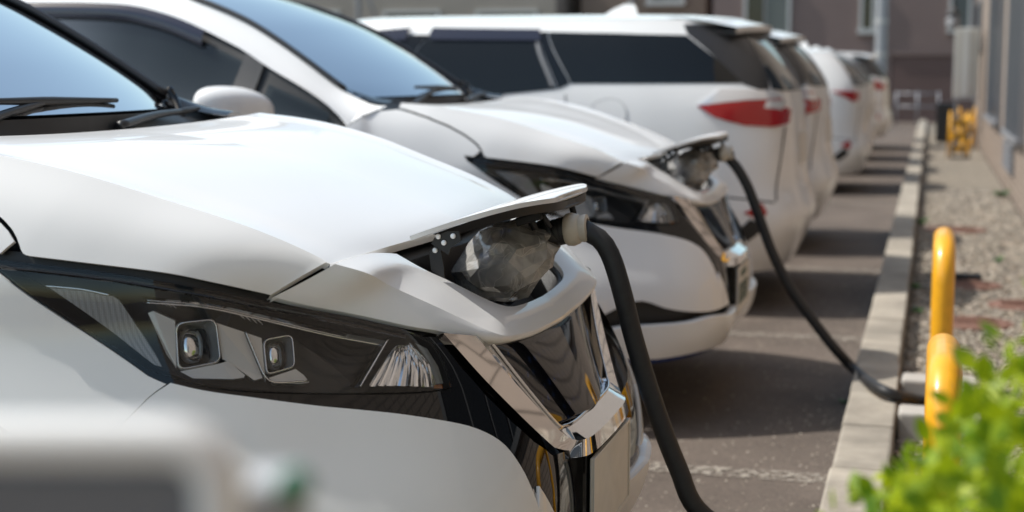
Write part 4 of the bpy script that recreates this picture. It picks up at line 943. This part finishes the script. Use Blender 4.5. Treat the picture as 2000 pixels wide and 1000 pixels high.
def gun(O, nm_label, bag_label, cab_pts, cab_label, seed):
    O = np.asarray(O); g = empty('charging_gun', O); tag(g, nm_label, 'charging plug', 'charging guns in the open flaps')
    A = np.array([-.245, -.02, .785]); B_ = np.array([-.118, -.01, .866]); Cc = np.array([-.072, -.005, .879]); D = np.array([-.048, -.005, .880])
    lathe('nozzle', [(0, .036), (.05, .036), (.055, .041), (.09, .041), (.095, .030)], A, B_, 'blue', g); lathe('gun_body', [(0, .030), (.03, .040), (.07, .038), (.10, .030)], A+[.03, .0, .03], B_+[-.01, 0, -.01], 'ivory', g)
    lathe('barrel', [(0, .030), (.05, .034), (.09, .030)], A+(B_-A)*.5, B_+(B_-A)*.15, 'dark_plastic', g)
    tube('grip', [B_, (B_+Cc)/2+[0, 0, .001], Cc], [.024, .0235, .026], 'matte_black', g, 20, 12)
    for k in range(4):
        t = .25+.2*k; p = B_*(1-t)+Cc*t; lathe('tape_fold', [(0, .0245), (.003, .0258), (.010, .0256), (.013, .0242)], p, p+(Cc-B_), 'rubber', g, 20)
    lathe('collar', [(0, .027), (.004, .0305), (.014, .0315), (.022, .029), (.026, .0275), (.028, .0245), (.036, .0262), (.042, .0262), (.044, .019), (.038, .017)], Cc-[.012, 0, .003], D, 'ivory', g, 28)
    b = crumple('plastic_bag', np.array([-.190, -.05, .822]), .092, .085, .066, 'film', None, seed, 1.0); b.location = O
    tag(b, bag_label, 'plastic bag', 'clear bags round the charging plugs')
    c = tube('charging_cable', cab_pts, [.0185, .0185, .019], 'rubber', None, 20, 90); tag(c, cab_label, 'cable', 'thick black charging cables')
def cab(list_, end): return [np.asarray(p) for p in list_]+[np.asarray(p) for p in end]
Yb = YC1-.005
c1 = [O1+[-.052, -.005, .880]]+[atY(px, py, Yy) for px, py, Yy in ((1152, 455, Yb), (1175, 470, Yb), (1195, 505, Yb), (1215, 570, Yb), (1235, 650, Yb+.01), (1260, 735, Yb+.02), (1290, 825, Yb+.03), (1325, 915, Yb+.04), (1370, 1003, Yb+.05))]+[np.array([-.262, 2.80, .235]), np.array([-.19, 2.86, .150]), np.array([-.08, 2.92, .142]), np.array([.02, 2.98, .075]), np.array([.16, 3.05, .055]), np.array([.42, 3.1, .055])]
gun(O1, 'charging plug with cream collar and black grip on the nearest car', 'crumpled clear plastic bag round the plug of the nearest car', c1, 'thick black cable hanging from the nearest car', 1.3)
Yc = YC2
c2 = [O2+[-.052, -.005, .880]]+[atY(px, py, Yc) for px, py in ((1425, 311), (1440, 328), (1462, 368), (1485, 430), (1510, 497), (1545, 565), (1585, 622), (1630, 680), (1672, 725))]+[atZ(1705, 752, .15), atZ(1745, 771, .145), atZ(1775, 777, .10), atZ(1812, 786, .055), np.array([.20, 5.02, .05]), np.array([.40, 4.9, .05])]
gun(O2, 'charging plug with cream collar on the second car', 'crumpled clear plastic bag round the plug of the second car', c2, 'black charging cable drooping over the kerb from the second car', 4.1)

# second car: a copy with a lettered plate
car2 = copy_tree(car); car2.location = O2
tag(car2, 'second white electric hatchback, lettered front plate and visible side windows', 'car', 'white electric hatchbacks on charge')
for o in car2.children:
    if o.name.startswith('number_plate'):
        ink = MB(); rg = random.Random(3)
        for k in range(4):
            x0 = -.12+k*.064
            for q in range(3):
                ink.box(.0031, .0042, x0+q*.017, x0+q*.017+.008, -.055, .02)
            ink.box(.0031, .0042, x0, x0+.042, -.022+.012*(k % 3), -.012+.012*(k % 3))
        for k in range(5): ink.box(.0031, .0042, -.08+k*.034, -.08+k*.034+.022, .038, .062)
        ink.build('plate_mark', 'plate_ink', o, False)

# ================================================================== THE MINIVANS AND FAR CARS, TAILS TO THE KERB
def van_rows(hw=.875, L=4.6):
    k = hw/.875
    f = lambda p: [(x, y*k) for x, y in p]
    side = lambda a, b, c: [(-2.0, a), (-3.2, b), (-4.0, c)]
    return [
     f([(-.10, 0), (-.11, .3), (-.14, .52), (-.22, .68), (-.36, .77), (-.60, .81), (-1.0, .82), *side(.82, .82, .80), (-4.42, .55), (-4.5, 0)]),
     f([(-.05, 0), (-.06, .3), (-.09, .53), (-.17, .71), (-.33, .81), (-.60, .85), (-1.0, .86), *side(.86, .86, .84), (-4.5, .58), (-4.58, 0)]),
     f([(0, 0), (-.01, .3), (-.04, .54), (-.12, .73), (-.30, .83), (-.60, .868), (-1.0, .875), *side(.87, .87, .85), (-4.52, .6), (-4.6, 0)]),
     f([(-.045, 0), (-.055, .3), (-.085, .54), (-.16, .72), (-.33, .825), (-.62, .868), (-1.0, .872), *side(.87, .87, .845), (-4.48, .58), (-4.56, 0)]),
     f([(-.06, 0), (-.07, .3), (-.10, .54), (-.17, .71), (-.34, .81), (-.64, .852), (-1.0, .862), *side(.868, .865, .82), (-4.36, .52), (-4.45, 0)]),
     f([(-.075, 0), (-.085, .3), (-.115, .53), (-.19, .69), (-.37, .785), (-.66, .826), (-1.0, .838), *side(.848, .84, .76), (-4.0, .46), (-4.1, 0)]),
     f([(-.10, 0), (-.11, .3), (-.14, .52), (-.22, .665), (-.40, .755), (-.68, .80), (-1.0, .815), (-2.0, .828), (-2.9, .82), (-3.45, .70), (-3.6, .40), (-3.66, 0)]),
     f([(-.24, 0), (-.25, .3), (-.28, .48), (-.36, .60), (-.52, .68), (-.76, .73), (-1.05, .748), (-1.95, .755), (-2.5, .74), (-2.85, .63), (-2.98, .36), (-3.02, 0)]),
     f([(-.38, 0), (-.39, .3), (-.42, .45), (-.50, .555), (-.64, .625), (-.85, .665), (-1.1, .68), (-1.75, .685), (-2.15, .665), (-2.36, .56), (-2.46, .34), (-2.50, 0)])]
VZ = [.20, .30, .45, .62, .80, 1.0, 1.10, 1.30, 1.425]
def make_van(label, pillar_white=False, zs=1.0, top=.045, spoiler=True, group=None, name='minivan', lamp=0, paint='paint'):
    S = Shell([z*zs for z in VZ], van_rows(), 2); c = empty(name); tag(c, label, 'car', group)
    Z = lambda z: z*zs
    def X(pts): return np.array([(ux(x, Z(z), S), Z(z)) for x, z in pts])
    un, zn = 110, 40; uu = np.linspace(0, S.U[-1], un)
    uu = np.concatenate([np.linspace(0, 1.3, 60), np.linspace(1.35, S.U[-1], 50)]); zz = np.linspace(Z(.20), Z(1.425), zn)
    gu, gz = np.meshgrid(uu, zz, indexing='ij'); V = S.ev(gu.ravel(), gz.ravel()); N = S.nor(gu.ravel(), gz.ravel())
    # wheel openings
    F = gridfaces(110, zn, 0, False); keep = []
    for f in F:
        p = V[list(f)].mean(0)
        if any(math.hypot(p[0]-wx, p[2]-.33) < .36 and abs(p[1]) > .5 for wx in (-.98, -3.68)): continue
        keep.append(f)
    Vm = V*[1, -1, 1]; panel('body', join((V, keep, N), (Vm, [tuple(reversed(f)) for f in keep], N*[1, -1, 1])), paint, c)
    # roof cap
    ed = S.ev(uu, np.full(110, Z(1.425))); G = []
    for q in np.linspace(1, -1, 21):
        g = ed.copy(); g[:, 1] = ed[:, 1]*q; xm = -1.6; g[:, 2] = ed[:, 2]+top*zs*(1-q*q)*np.clip(1-((ed[:, 0]-xm)/1.25)**4, 0, 1)**.5+.0015; G.append(g)
    G = np.array(G); rf = obj('roof', G.reshape(-1, 3), gridfaces(21, 110), paint, c)
    MB().box(-4.3, -.25, -.7, .7, .22, .7).build('floor_pan', 'matte_black', c, False)
    def P(nm, poly, mat, off=.003, th=.003, step=.04, both_=True, m2=None):
        t = trim(S, poly, step, off, th)
        panel(nm, t, mat, c)
        if both_: panel(nm, mirrored(t), mat, c)
    # side glass
    P('quarter_window', X([(-.30, 1.115), (-.42, 1.225), (-.58, 1.345), (-1.26, 1.364), (-1.12, 1.112)] if not pillar_white else [(-.72, 1.13), (-.80, 1.22), (-.95, 1.31), (-1.18, 1.33), (-1.14, 1.112)]), 'privacy_glass')
    P('pillar_trim', X([(-1.125, 1.112), (-1.265, 1.365), (-1.30, 1.362), (-1.185, 1.085)]), 'gloss_black', .004)
    P('rear_side_window', X([(-1.19, 1.085), (-1.30, 1.345), (-1.86, 1.352), (-1.90, 1.06), (-1.5, 1.055)]), 'privacy_glass')
    P('window_seal', X([(-1.222, 1.10), (-1.205, 1.10), (-1.305, 1.335), (-1.322, 1.335)]), 'frame_grey', .006)
    P('pillar_trim', X([(-1.905, 1.06), (-1.865, 1.352), (-1.985, 1.355), (-2.03, 1.055)]), 'gloss_black', .004)
    P('front_window', X([(-2.035, 1.055), (-1.99, 1.34), (-2.5, 1.30), (-2.95, 1.12), (-3.0, 1.06)]), 'side_glass')
    P('rain_visor', X([(-1.29, 1.318), (-1.30, 1.372), (-1.86, 1.385), (-1.86, 1.325)]), 'visor', .014); P('rain_visor', X([(-1.99, 1.325), (-1.98, 1.385), (-2.5, 1.35), (-2.75, 1.26), (-2.72, 1.235), (-2.5, 1.30)]), 'visor', .014)
    # rear glass and its black edge
    rg = X([(-.18, 1.09)])
    poly = np.array([(0., Z(1.075)), (S.U[0]+.52, Z(1.075)), (.66, Z(1.085)), (.60, Z(1.25)), (.50, Z(1.385)), (0, Z(1.395))]); full = np.vstack([poly[1:-1], (poly[1:-1]*[-1, 1])[::-1]])
    if not pillar_white:
        bl = np.array([(.70, Z(1.06)), (ux(-.295, Z(1.11), S), Z(1.11)), (ux(-.415, Z(1.22), S), Z(1.225)), (ux(-.575, Z(1.35), S), Z(1.35)), (ux(-.60, Z(1.40), S), Z(1.40)), (.50, Z(1.40)), (.56, Z(1.25))])
        P('rear_pillar_cover', bl, 'dark_plastic', .002)
    P('rear_window', full, 'tailglass', .004, both_=False)
    # lamps
    if lamp == 0:
        P('tail_lamp', X([(-.50, 1.005), (-.42, .955), (-.28, .915), (-.16, .905), (-.10, .92), (-.095, .985), (-.135, 1.0), (-.13, 1.04), (-.28, 1.03)]), 'red_lens', .010, .012, .02)
        P('lamp_brow', X([(-.50, 1.008), (-.28, 1.033), (-.13, 1.043), (-.155, 1.075), (-.40, 1.085)]), 'clear_lens', .010, .012, .02)
        P('lamp_insert', X([(-.20, .995), (-.13, .985), (-.12, 1.03), (-.19, 1.03)]), 'clear_lens', .014, .004, .02)
    else:
        P('tail_lamp', X([(-.36, 1.03), (-.17, .93), (-.12, .94), (-.12, 1.03)]), 'red_lens', .010, .012, .02)
    P('bumper_reflector', X([(-.27, .50), (-.19, .46), (-.165, .50), (-.19, .545)]), 'red_lens', .006, .006, .02); P('reflector_bezel', X([(-.33, .38), (-.24, .47), (-.19, .45), (-.20, .40), (-.28, .34)]), 'matte_black', .005, .005, .02)
    P('license_recess', np.array([(.22, Z(.70)), (.22, Z(.86)), (-.22, Z(.86)), (-.22, Z(.70))]), 'plate', .006, .004, .03, False)
    for pts in ([(-.112, .90), (-.105, .905), (-.124, .55), (-.131, .55)], [(-1.148, 1.06), (-1.143, 1.06), (-1.117, .85), (-1.122, .85)]): P('shut_line', X(pts), 'matte_black', .0015, 0, .03)
    P('bumper_seam', X([(-.135, .548), (-.50, .60), (-.60, .68), (-.608, .68), (-.50, .592), (-.135, .540)]), 'matte_black', .0015, 0, .03)
    # fuel door ring on the near side
    cu, cz, r0 = ux(-.92, Z(.965), S), Z(.965), .075
    ringo = [(cu+r0*math.cos(a), cz+r0*math.sin(a)) for a in np.linspace(0, 2*math.pi, 33)[:-1]]; P('fuel_door', np.array(ringo), paint, .003, .003, .03, False); rq = np.array(ringo+ringo[:1]); V, F = tube_mesh(S.ev(rq[:, 0], rq[:, 1])+S.nor(rq[:, 0], rq[:, 1])*.002, .0022, 6, False); obj('fuel_door_gap', V, F, 'gap_grey', c)
    hb_ = S.ev([ux(-1.35, Z(.97), S)], [Z(.97)])[0]; bbox('door_handle', (.17, .03, .035), paint, c, (hb_[0], hb_[1]-.015, hb_[2]), .012); bbox('door_handle', (.17, .03, .035), paint, c, (hb_[0], -hb_[1]+.015, hb_[2]), .012)
    # spoiler and fin
    if spoiler:
        yy = np.linspace(-1, 1, 17); A = np.array([(-.60-.10*q*q, .62*q, Z(1.425)+top*zs*.55*(1-q*q)+.012) for q in yy]); B_ = np.array([(-.245-.10*q*q, .60*q, Z(1.385)+top*zs*.5*(1-q*q)) for q in yy]); m_ = (A+B_)/2+[0, 0, .012]
        mb = MB(); add_strips(mb, loft([A, m_, B_, B_+[-.004, 0, -.03], A+[.06, 0, -.06]], 17, 3)); mb.build('spoiler', paint, c)
    fn = MB(); x0 = -1.02 if spoiler else -.72; z0 = Z(1.425)+top*zs*.95
    prof = [(x0-.13, z0-.01), (x0-.06, z0+.035), (x0, z0+.062), (x0+.055, z0+.058), (x0+.075, z0-.01)]
    for q, s_ in ((0, 1), (1, 1)): pass
    V2 = [(x, -.028*(1-(z-z0)/.09), z) for x, z in prof]+[(x, .028*(1-(z-z0)/.09), z) for x, z in prof]; n5 = 5
    obj('antenna_fin', V2, [(0, 1, 2, 3, 4), (9, 8, 7, 6, 5)]+[(i, n5+i, n5+i+1, i+1) for i in range(4)], paint, c, False)
    MB().box(-.60, -.52, -.10, .10, Z(1.37), Z(1.375)).build('wiper_base', 'matte_black', c, False)
    for wx in (-.98, -3.68):
        for sy in (-1, 1):
            wh = empty('wheel', parent=c); lathe('tyre', [(0, .2), (0, .30), (.02, .318), (.18, .318), (.20, .30), (.20, .2)], (wx, sy*.64, .32), (wx, sy*.85, .32), 'tyre', wh, 32)
            lathe('rim', [(0, .21), (.165, .21), (.17, .19), (.14, .04)], (wx, sy*.67, .32), (wx, sy*.85, .32), 'rim_metal', wh, 24)
    for sy in (-.36, .36):
        s_ = empty('seat', parent=c); bbox('backrest', (.14, .46, .6), 'sensor_grey', s_, (-1.75, sy, .95), .05, 2); bbox('headrest', (.1, .26, .17), 'sensor_grey', s_, (-1.77, sy, 1.27), .04, 2)
    return c
glass('tailglass', (.10, .10, .10), 1.7, .02, .4)
van = make_van('white minivan with tinted rear quarter glass parked tail first beside the second hatchback', group='cars parked tail first')
van.location = (-.575, 7.90, 0)
van2 = copy_tree(van); van2.location = (-.60, 10.35, 0); tag(van2, 'white minivan half hidden behind the first minivan tail', 'car', 'cars parked tail first')
est = make_van('white estate car with small rear side window and slim red lamp', True, .955, .05, False, 'cars parked tail first', 'estate_car', 1)
est.location = (-.55, 15.2, 0)
e2 = copy_tree(est); e2.location = (-.62, 17.9, 0); tag(e2, 'white car just beyond the estate car, mostly hidden', 'car', 'cars parked tail first')
e3 = copy_tree(est); e3.location = (-.66, 20.6, 0); tag(e3, 'farthest but one white car in the row', 'car', 'cars parked tail first')
v3 = copy_tree(van); v3.location = (-.56, 23.4, 0); tag(v3, 'last white car in the row near the lamp pole', 'car', 'cars parked tail first')

# ================================================================== YELLOW HOOPS
def hoop(x, y0, y1, h, r, label):
    rc = .12; P = [(x, y0, .0)]; P += [(x, y0, h-rc-.2)]
    for a in np.linspace(0, 90, 9): P.append((x, y0+rc-rc*math.cos(R(a)), h-r-rc+rc*math.sin(R(a))))
    for a in np.linspace(90, 0, 9): P.append((x, y1-rc+rc*math.cos(R(a)), h-r-rc+rc*math.sin(R(a))))
    P += [(x, y1, h-rc-.2), (x, y1, .0)]
    V, F = tube_mesh(np.array(P), r, 28); b = empty('hoop_barrier', (0, 0, 0)); tag(b, label, 'barrier', 'yellow hoop barriers')
    obj('hoop', V, F, 'yellow', b)
    for yy in (y0, y1): lathe('base_plate', [(0, .075), (.012, .075), (.014, .07)], (x, yy, .03), (x, yy, .06), 'yellow_dull', b)
hoop(.045, 2.98, 3.42, .605, .0355, 'nearest yellow steel hoop barrier rising behind the green shrub')
hoop(.060, 4.98, 5.40, .640, .0355, 'second yellow steel hoop barrier beside the kerb further along')

# ================================================================== SMALL GROUND THINGS
def lid(c, r, label):
    g = empty('manhole_lid', (c[0], c[1], .04)); tag(g, label, 'manhole lid', 'rusty round lids in the gravel')
    lathe('frame', [(0, r+.02), (.012, r+.02), (.014, r+.006), (.006, r+.004)], (0, 0, -.01), (0, 0, 1), 'rust_iron', g, 40); lathe('cover', [(0, r), (.012, r), (.014, r-.006)], (0, 0, -.008), (0, 0, 1), 'rust_iron', g, 40)
    for k in range(5): MB().box(-r*.7, r*.7, (-2+k)*r*.28-.006, (-2+k)*r*.28+.006, .006, .010).build('rib', 'rust_iron', g, False)
lid((.215, 6.95), .16, 'round rusty lid just beyond the second yellow hoop'); lid((.47, 7.55), .15, 'round rusty lid nearest the tiled wall'); lid((.24, 8.2), .14, 'round rusty lid beside a black rubber strip'); lid((.20, 11.1), .2, 'round rusty lid furthest along the gravel strip')
MB().box(.04, .30, 8.36, 8.42, .04, .075).build('rubber_strip', 'rubber', None, False); tag(bpy.data.objects['rubber_strip'], 'short black rubber strip lying across the gravel', 'strip')
def cblock(y, label):
    b = empty('concrete_block', (.062, y, .02)); tag(b, label, 'concrete block', 'pale concrete blocks under the cable')
    bbox('body', (.255, .13, .10), 'block', b, (0, 0, .05), .01); bbox('step', (.10, .05, .03), 'block', b, (.06, -.085, .06), .006); bbox('step', (.255, .04, .035), 'block', b, (0, .082, .02), .006)
cblock(4.72, 'pale concrete block just behind the nearest hoop'); cblock(5.24, 'pale concrete block under the drooping cable')
def weed(x, y, z, n, s, label):
    rg = random.Random(int(x*1000+y*77)); V = []; F = []
    for i in range(n):
        a = rg.random()*6.28; l = s*(.5+rg.random()); w_ = l*.22; h = l*(.3+.7*rg.random()); c, sn = math.cos(a), math.sin(a); o = len(V)
        for t, ww in ((0, .2), (.5, 1), (1, .05)):
            px, py, pz = x+c*l*t*.8, y+sn*l*t*.8, z+h*(t-.35*t*t)
            V += [(px-sn*w_*ww, py+c*w_*ww, pz), (px+sn*w_*ww, py-c*w_*ww, pz)]
        F += [(o, o+1, o+3, o+2), (o+2, o+3, o+5, o+4)]
    tag(obj('weed', V, F, 'weed', None, True), label, 'weed', 'weeds along the kerb')
for k, (x, y, z, n, s, lb) in enumerate([(-.25, 5.28, 0, 12, .035, 'small green weed at the foot of the kerb by the cable'), (-.04, 8.0, .03, 30, .05, 'low green weeds between kerb and far hoop'), (-.03, 7.2, .03, 24, .04, 'low green weed tuft behind the kerb'), (-.045, 3.9, .03, 24, .035, 'weed tuft behind the nearest kerb stones'), (.64, 14.2, .03, 40, .09, 'bright weed clump at the foot of the tiled wall'), (-.04, 11.5, .03, 40, .06, 'far weed line along the back of the kerb'), (.42, 9.3, .03, 16, .05, 'single weed sprig in the open gravel')]): weed(x, y, z, n, s, lb)

# ================================================================== FAR STREET FURNITURE
pole = empty('utility_pole', (-1.07, 33, 0)); tag(pole, 'grey steel pole standing before the brown building', 'pole')
lathe('shaft', [(0, .13), (7, .10)], (0, 0, 0), (0, 0, 1), 'galv', pole, 20)
for zz in (1.5, 2.2): lathe('band', [(0, .135), (.08, .135)], (0, 0, zz), (0, 0, zz+1), 'frame_white', pole, 20)
pole2 = empty('slim_post', (X36(700, 34), 34, 0)); tag(pole2, 'thin dark post at upper left before the beige building', 'pole'); lathe('shaft', [(0, .07), (6, .06)], (0, 0, 0), (0, 0, 1), 'frame_grey', pole2, 12); tube('stay', [(.1, 0, 3.4), (.55, 0, 2.2)], .03, 'frame_grey', pole2, 8)
rail = empty('guard_rail', (0, 33.4, 0)); tag(rail, 'low pale pipe railing across the end of the row', 'railing')
xa, xb = X36(1755, 33.4), X36(1838, 33.4)
for zz in (.42, .70): tube('bar', [(xa, 0, zz), (xb, 0, zz)], .014, 'galv', rail, 8)
for q in np.linspace(xa, xb, 3): tube('post', [(q, 0, 0), (q, 0, .74)], .016, 'galv', rail, 8)
ac = empty('air_conditioner', (.50, 23.6, 0)); tag(ac, 'large grey beige outdoor air conditioner raised on a stand', 'air conditioner')
bbox('case', (.34, .80, 1.02), 'ac_case', ac, (0, 0, 1.30), .015); 
for k in range(11): bbox('louvre', (.02, .74, .03), 'frame_grey', ac, (-.175, 0, .90+k*.08), .004)
bbox('side_panel', (.10, .012, .98), 'frame_white', ac, (-.02, -.406, 1.30), .003)
for sx in (-.13, .13):
    for sy in (-.34, .34): bbox('leg', (.035, .035, .78), 'galv', ac, (sx, sy, .39), 0)
bbox('shelf', (.34, .84, .03), 'galv', ac, (0, 0, .772), .004)
cab_ = empty('black_cabinet', (.26, 25.2, 0)); tag(cab_, 'black cabinet standing below the air conditioner', 'cabinet'); bbox('case', (.34, .5, .62), 'matte_black', cab_, (0, 0, .36), .01); bbox('door', (.30, .014, .54), 'dark_plastic', cab_, (0, -.258, .36), .004)
lamp = empty('wall_lantern', (.30, 24.6, 0)); tag(lamp, 'dark hanging lantern above the air conditioner', 'lantern'); lathe('cap', [(0, .03), (.02, .13), (.10, .05), (.14, .03)], (0, 0, 2.05), (0, 0, 3), 'matte_black', lamp, 16); lathe('globe', [(0, .05), (.04, .10), (.16, .11), (.22, .07)], (0, 0, 1.83), (0, 0, 3), 'frame_grey', lamp, 16); tube('bracket', [(0, 0, 2.18), (.05, 0, 2.7), (.49, 0, 2.75)], .02, 'matte_black', lamp, 8, 12)
def barrier(x, y, label, rz=0):
    b = empty('striped_barrier', (x, y, .03), rz); tag(b, label, 'barrier', 'yellow black folding barriers')
    for s_ in (-1, 1):
        for sx in (-.11, .11): tube('leg', [(sx, s_*.13, 0), (sx, 0, .62)], .014, 'yellow_dull', b, 8)
    for k in range(3):
        z = .12+k*.17
        for q in range(4): bbox('stripe', (.055, .02, .09), 'yellow_dull' if (q+k) % 2 else 'matte_black', b, (-.083+q*.0552, -.145+z*.2, z), 0, rot=(R(-12), 0, 0))
    bbox('foot', (.26, .06, .03), 'matte_black', b, (0, -.14, .015), .004)
barrier(.37, 20.6, 'nearer yellow and black folding barrier on the gravel', .2); barrier(.52, 22.8, 'farther yellow and black folding barrier below the air conditioner', -.3)

# ================================================================== SHRUB
def shrub():
    s = empty('leafy_shrub', (.30, 1.16, .0)); tag(s, 'blurred bright green leafy shrub in the lower right corner', 'shrub')
    rg = np.random.default_rng(5); V = []; F = []; c0 = np.array([0, 0, .635]); n = 15000
    for i in range(n):
        d = rg.normal(size=3); d /= np.linalg.norm(d); r = (.28+.11*rg.random()**.5); lump = 1+.10*math.sin(d[0]*9+1)*math.sin(d[1]*8)*math.cos(d[2]*7)
        p = c0+d*r*np.array([1, .95, .98])*lump; l = .007+.006*rg.random(); w_ = l*.66
        ax = d*.5+rg.normal(size=3)*.6+np.array([0, 0, .35]); ax /= np.linalg.norm(ax); sd = np.cross(ax, rg.normal(size=3)); sd /= np.linalg.norm(sd); nn = np.cross(ax, sd)
        o = len(V)
        for t, ww in ((0, .15), (.35, .9), (.7, .8), (1, .06)): V += [tuple(p+ax*l*2*t-sd*w_*ww+nn*.15*l*t*t), tuple(p+ax*l*2*t+sd*w_*ww+nn*.15*l*t*t)]
        F += [(o+2*k, o+2*k+1, o+2*k+3, o+2*k+2) for k in range(3)]
    # a few taller shoots
    for k in range(16):
        a = rg.random()*6.28; b = c0+np.array([.25*math.cos(a)*rg.random()**.5, .25*math.sin(a)*rg.random()**.5, .36]); h = .03+.05*rg.random()
        for j in range(9):
            p = b+np.array([0, 0, h*j/9]); ax = np.array([math.cos(j*2.4), math.sin(j*2.4), .8]); ax /= np.linalg.norm(ax); sd = np.cross(ax, [0, 0, 1]); sd /= np.linalg.norm(sd); l = .009; o = len(V)
            for t, ww in ((0, .15), (.4, .55), (1, .06)): V += [tuple(p+ax*l*2*t-sd*l*ww), tuple(p+ax*l*2*t+sd*l*ww)]
            F += [(o, o+1, o+3, o+2), (o+2, o+3, o+5, o+4)]
    obj('crown', V, F, 'leaf', s, True)
    for k in range(7):
        a = k*.9; tube('stem', [(.03*math.cos(a), .03*math.sin(a), 0), (.10*math.cos(a), .10*math.sin(a), .3), (.22*math.cos(a), .22*math.sin(a), .62)], [.012, .008, .004], 'bark', s, 6, 8)
shrub()

# ================================================================== CHARGING POST, OUT OF FOCUS CLOSE TO THE LENS
def post():
    D = .48; P = lambda x, y, d=D: atD(x, y, d)
    c = P(250, 900); z = c[2]; s = empty('charging_post', (c[0], c[1], 0), PSI); tag(s, 'white framed charging post with grey panel, blurred at the lower left', 'charging post')
    k = D/FPX; zt = P(250, 862)[2]; xl, xr = -480*k, 175*k            # local x runs across the view, origin at pixel column 250
    rc = .016; pth = [(xl, 0, .02)]+[(xl+rc-rc*math.cos(R(a)), 0, zt-rc+rc*math.sin(R(a))) for a in np.linspace(0, 90, 10)]+[(xr-rc+rc*math.cos(R(a)), 0, zt-rc+rc*math.sin(R(a))) for a in np.linspace(90, 0, 10)]+[(xr, 0, .02)]
    tube('frame', np.array(pth), .0085, 'post_white', s, 16)
    bbox('panel', (xr-xl-.016, .010, .30), 'post_grey', s, ((xl+xr)/2, .004, zt-.010-.15), .002)
    bbox('side_box', (.020, .03, .26), 'post_light', s, (xr+.013, .035, zt-.150), .004, 3)
    lathe('indicator', [(0, .006), (.006, .006), (.009, .003)], (xr+.022, .022, zt-.020), (xr+.022, -.1, zt-.020), 'green_lamp', s, 14)
    bbox('foot', (xr-xl+.06, .10, .02), 'post_grey', s, ((xl+xr)/2+.01, .01, .01), .004)
pmat('post_light', (.42, .43, .45), .5)
post()
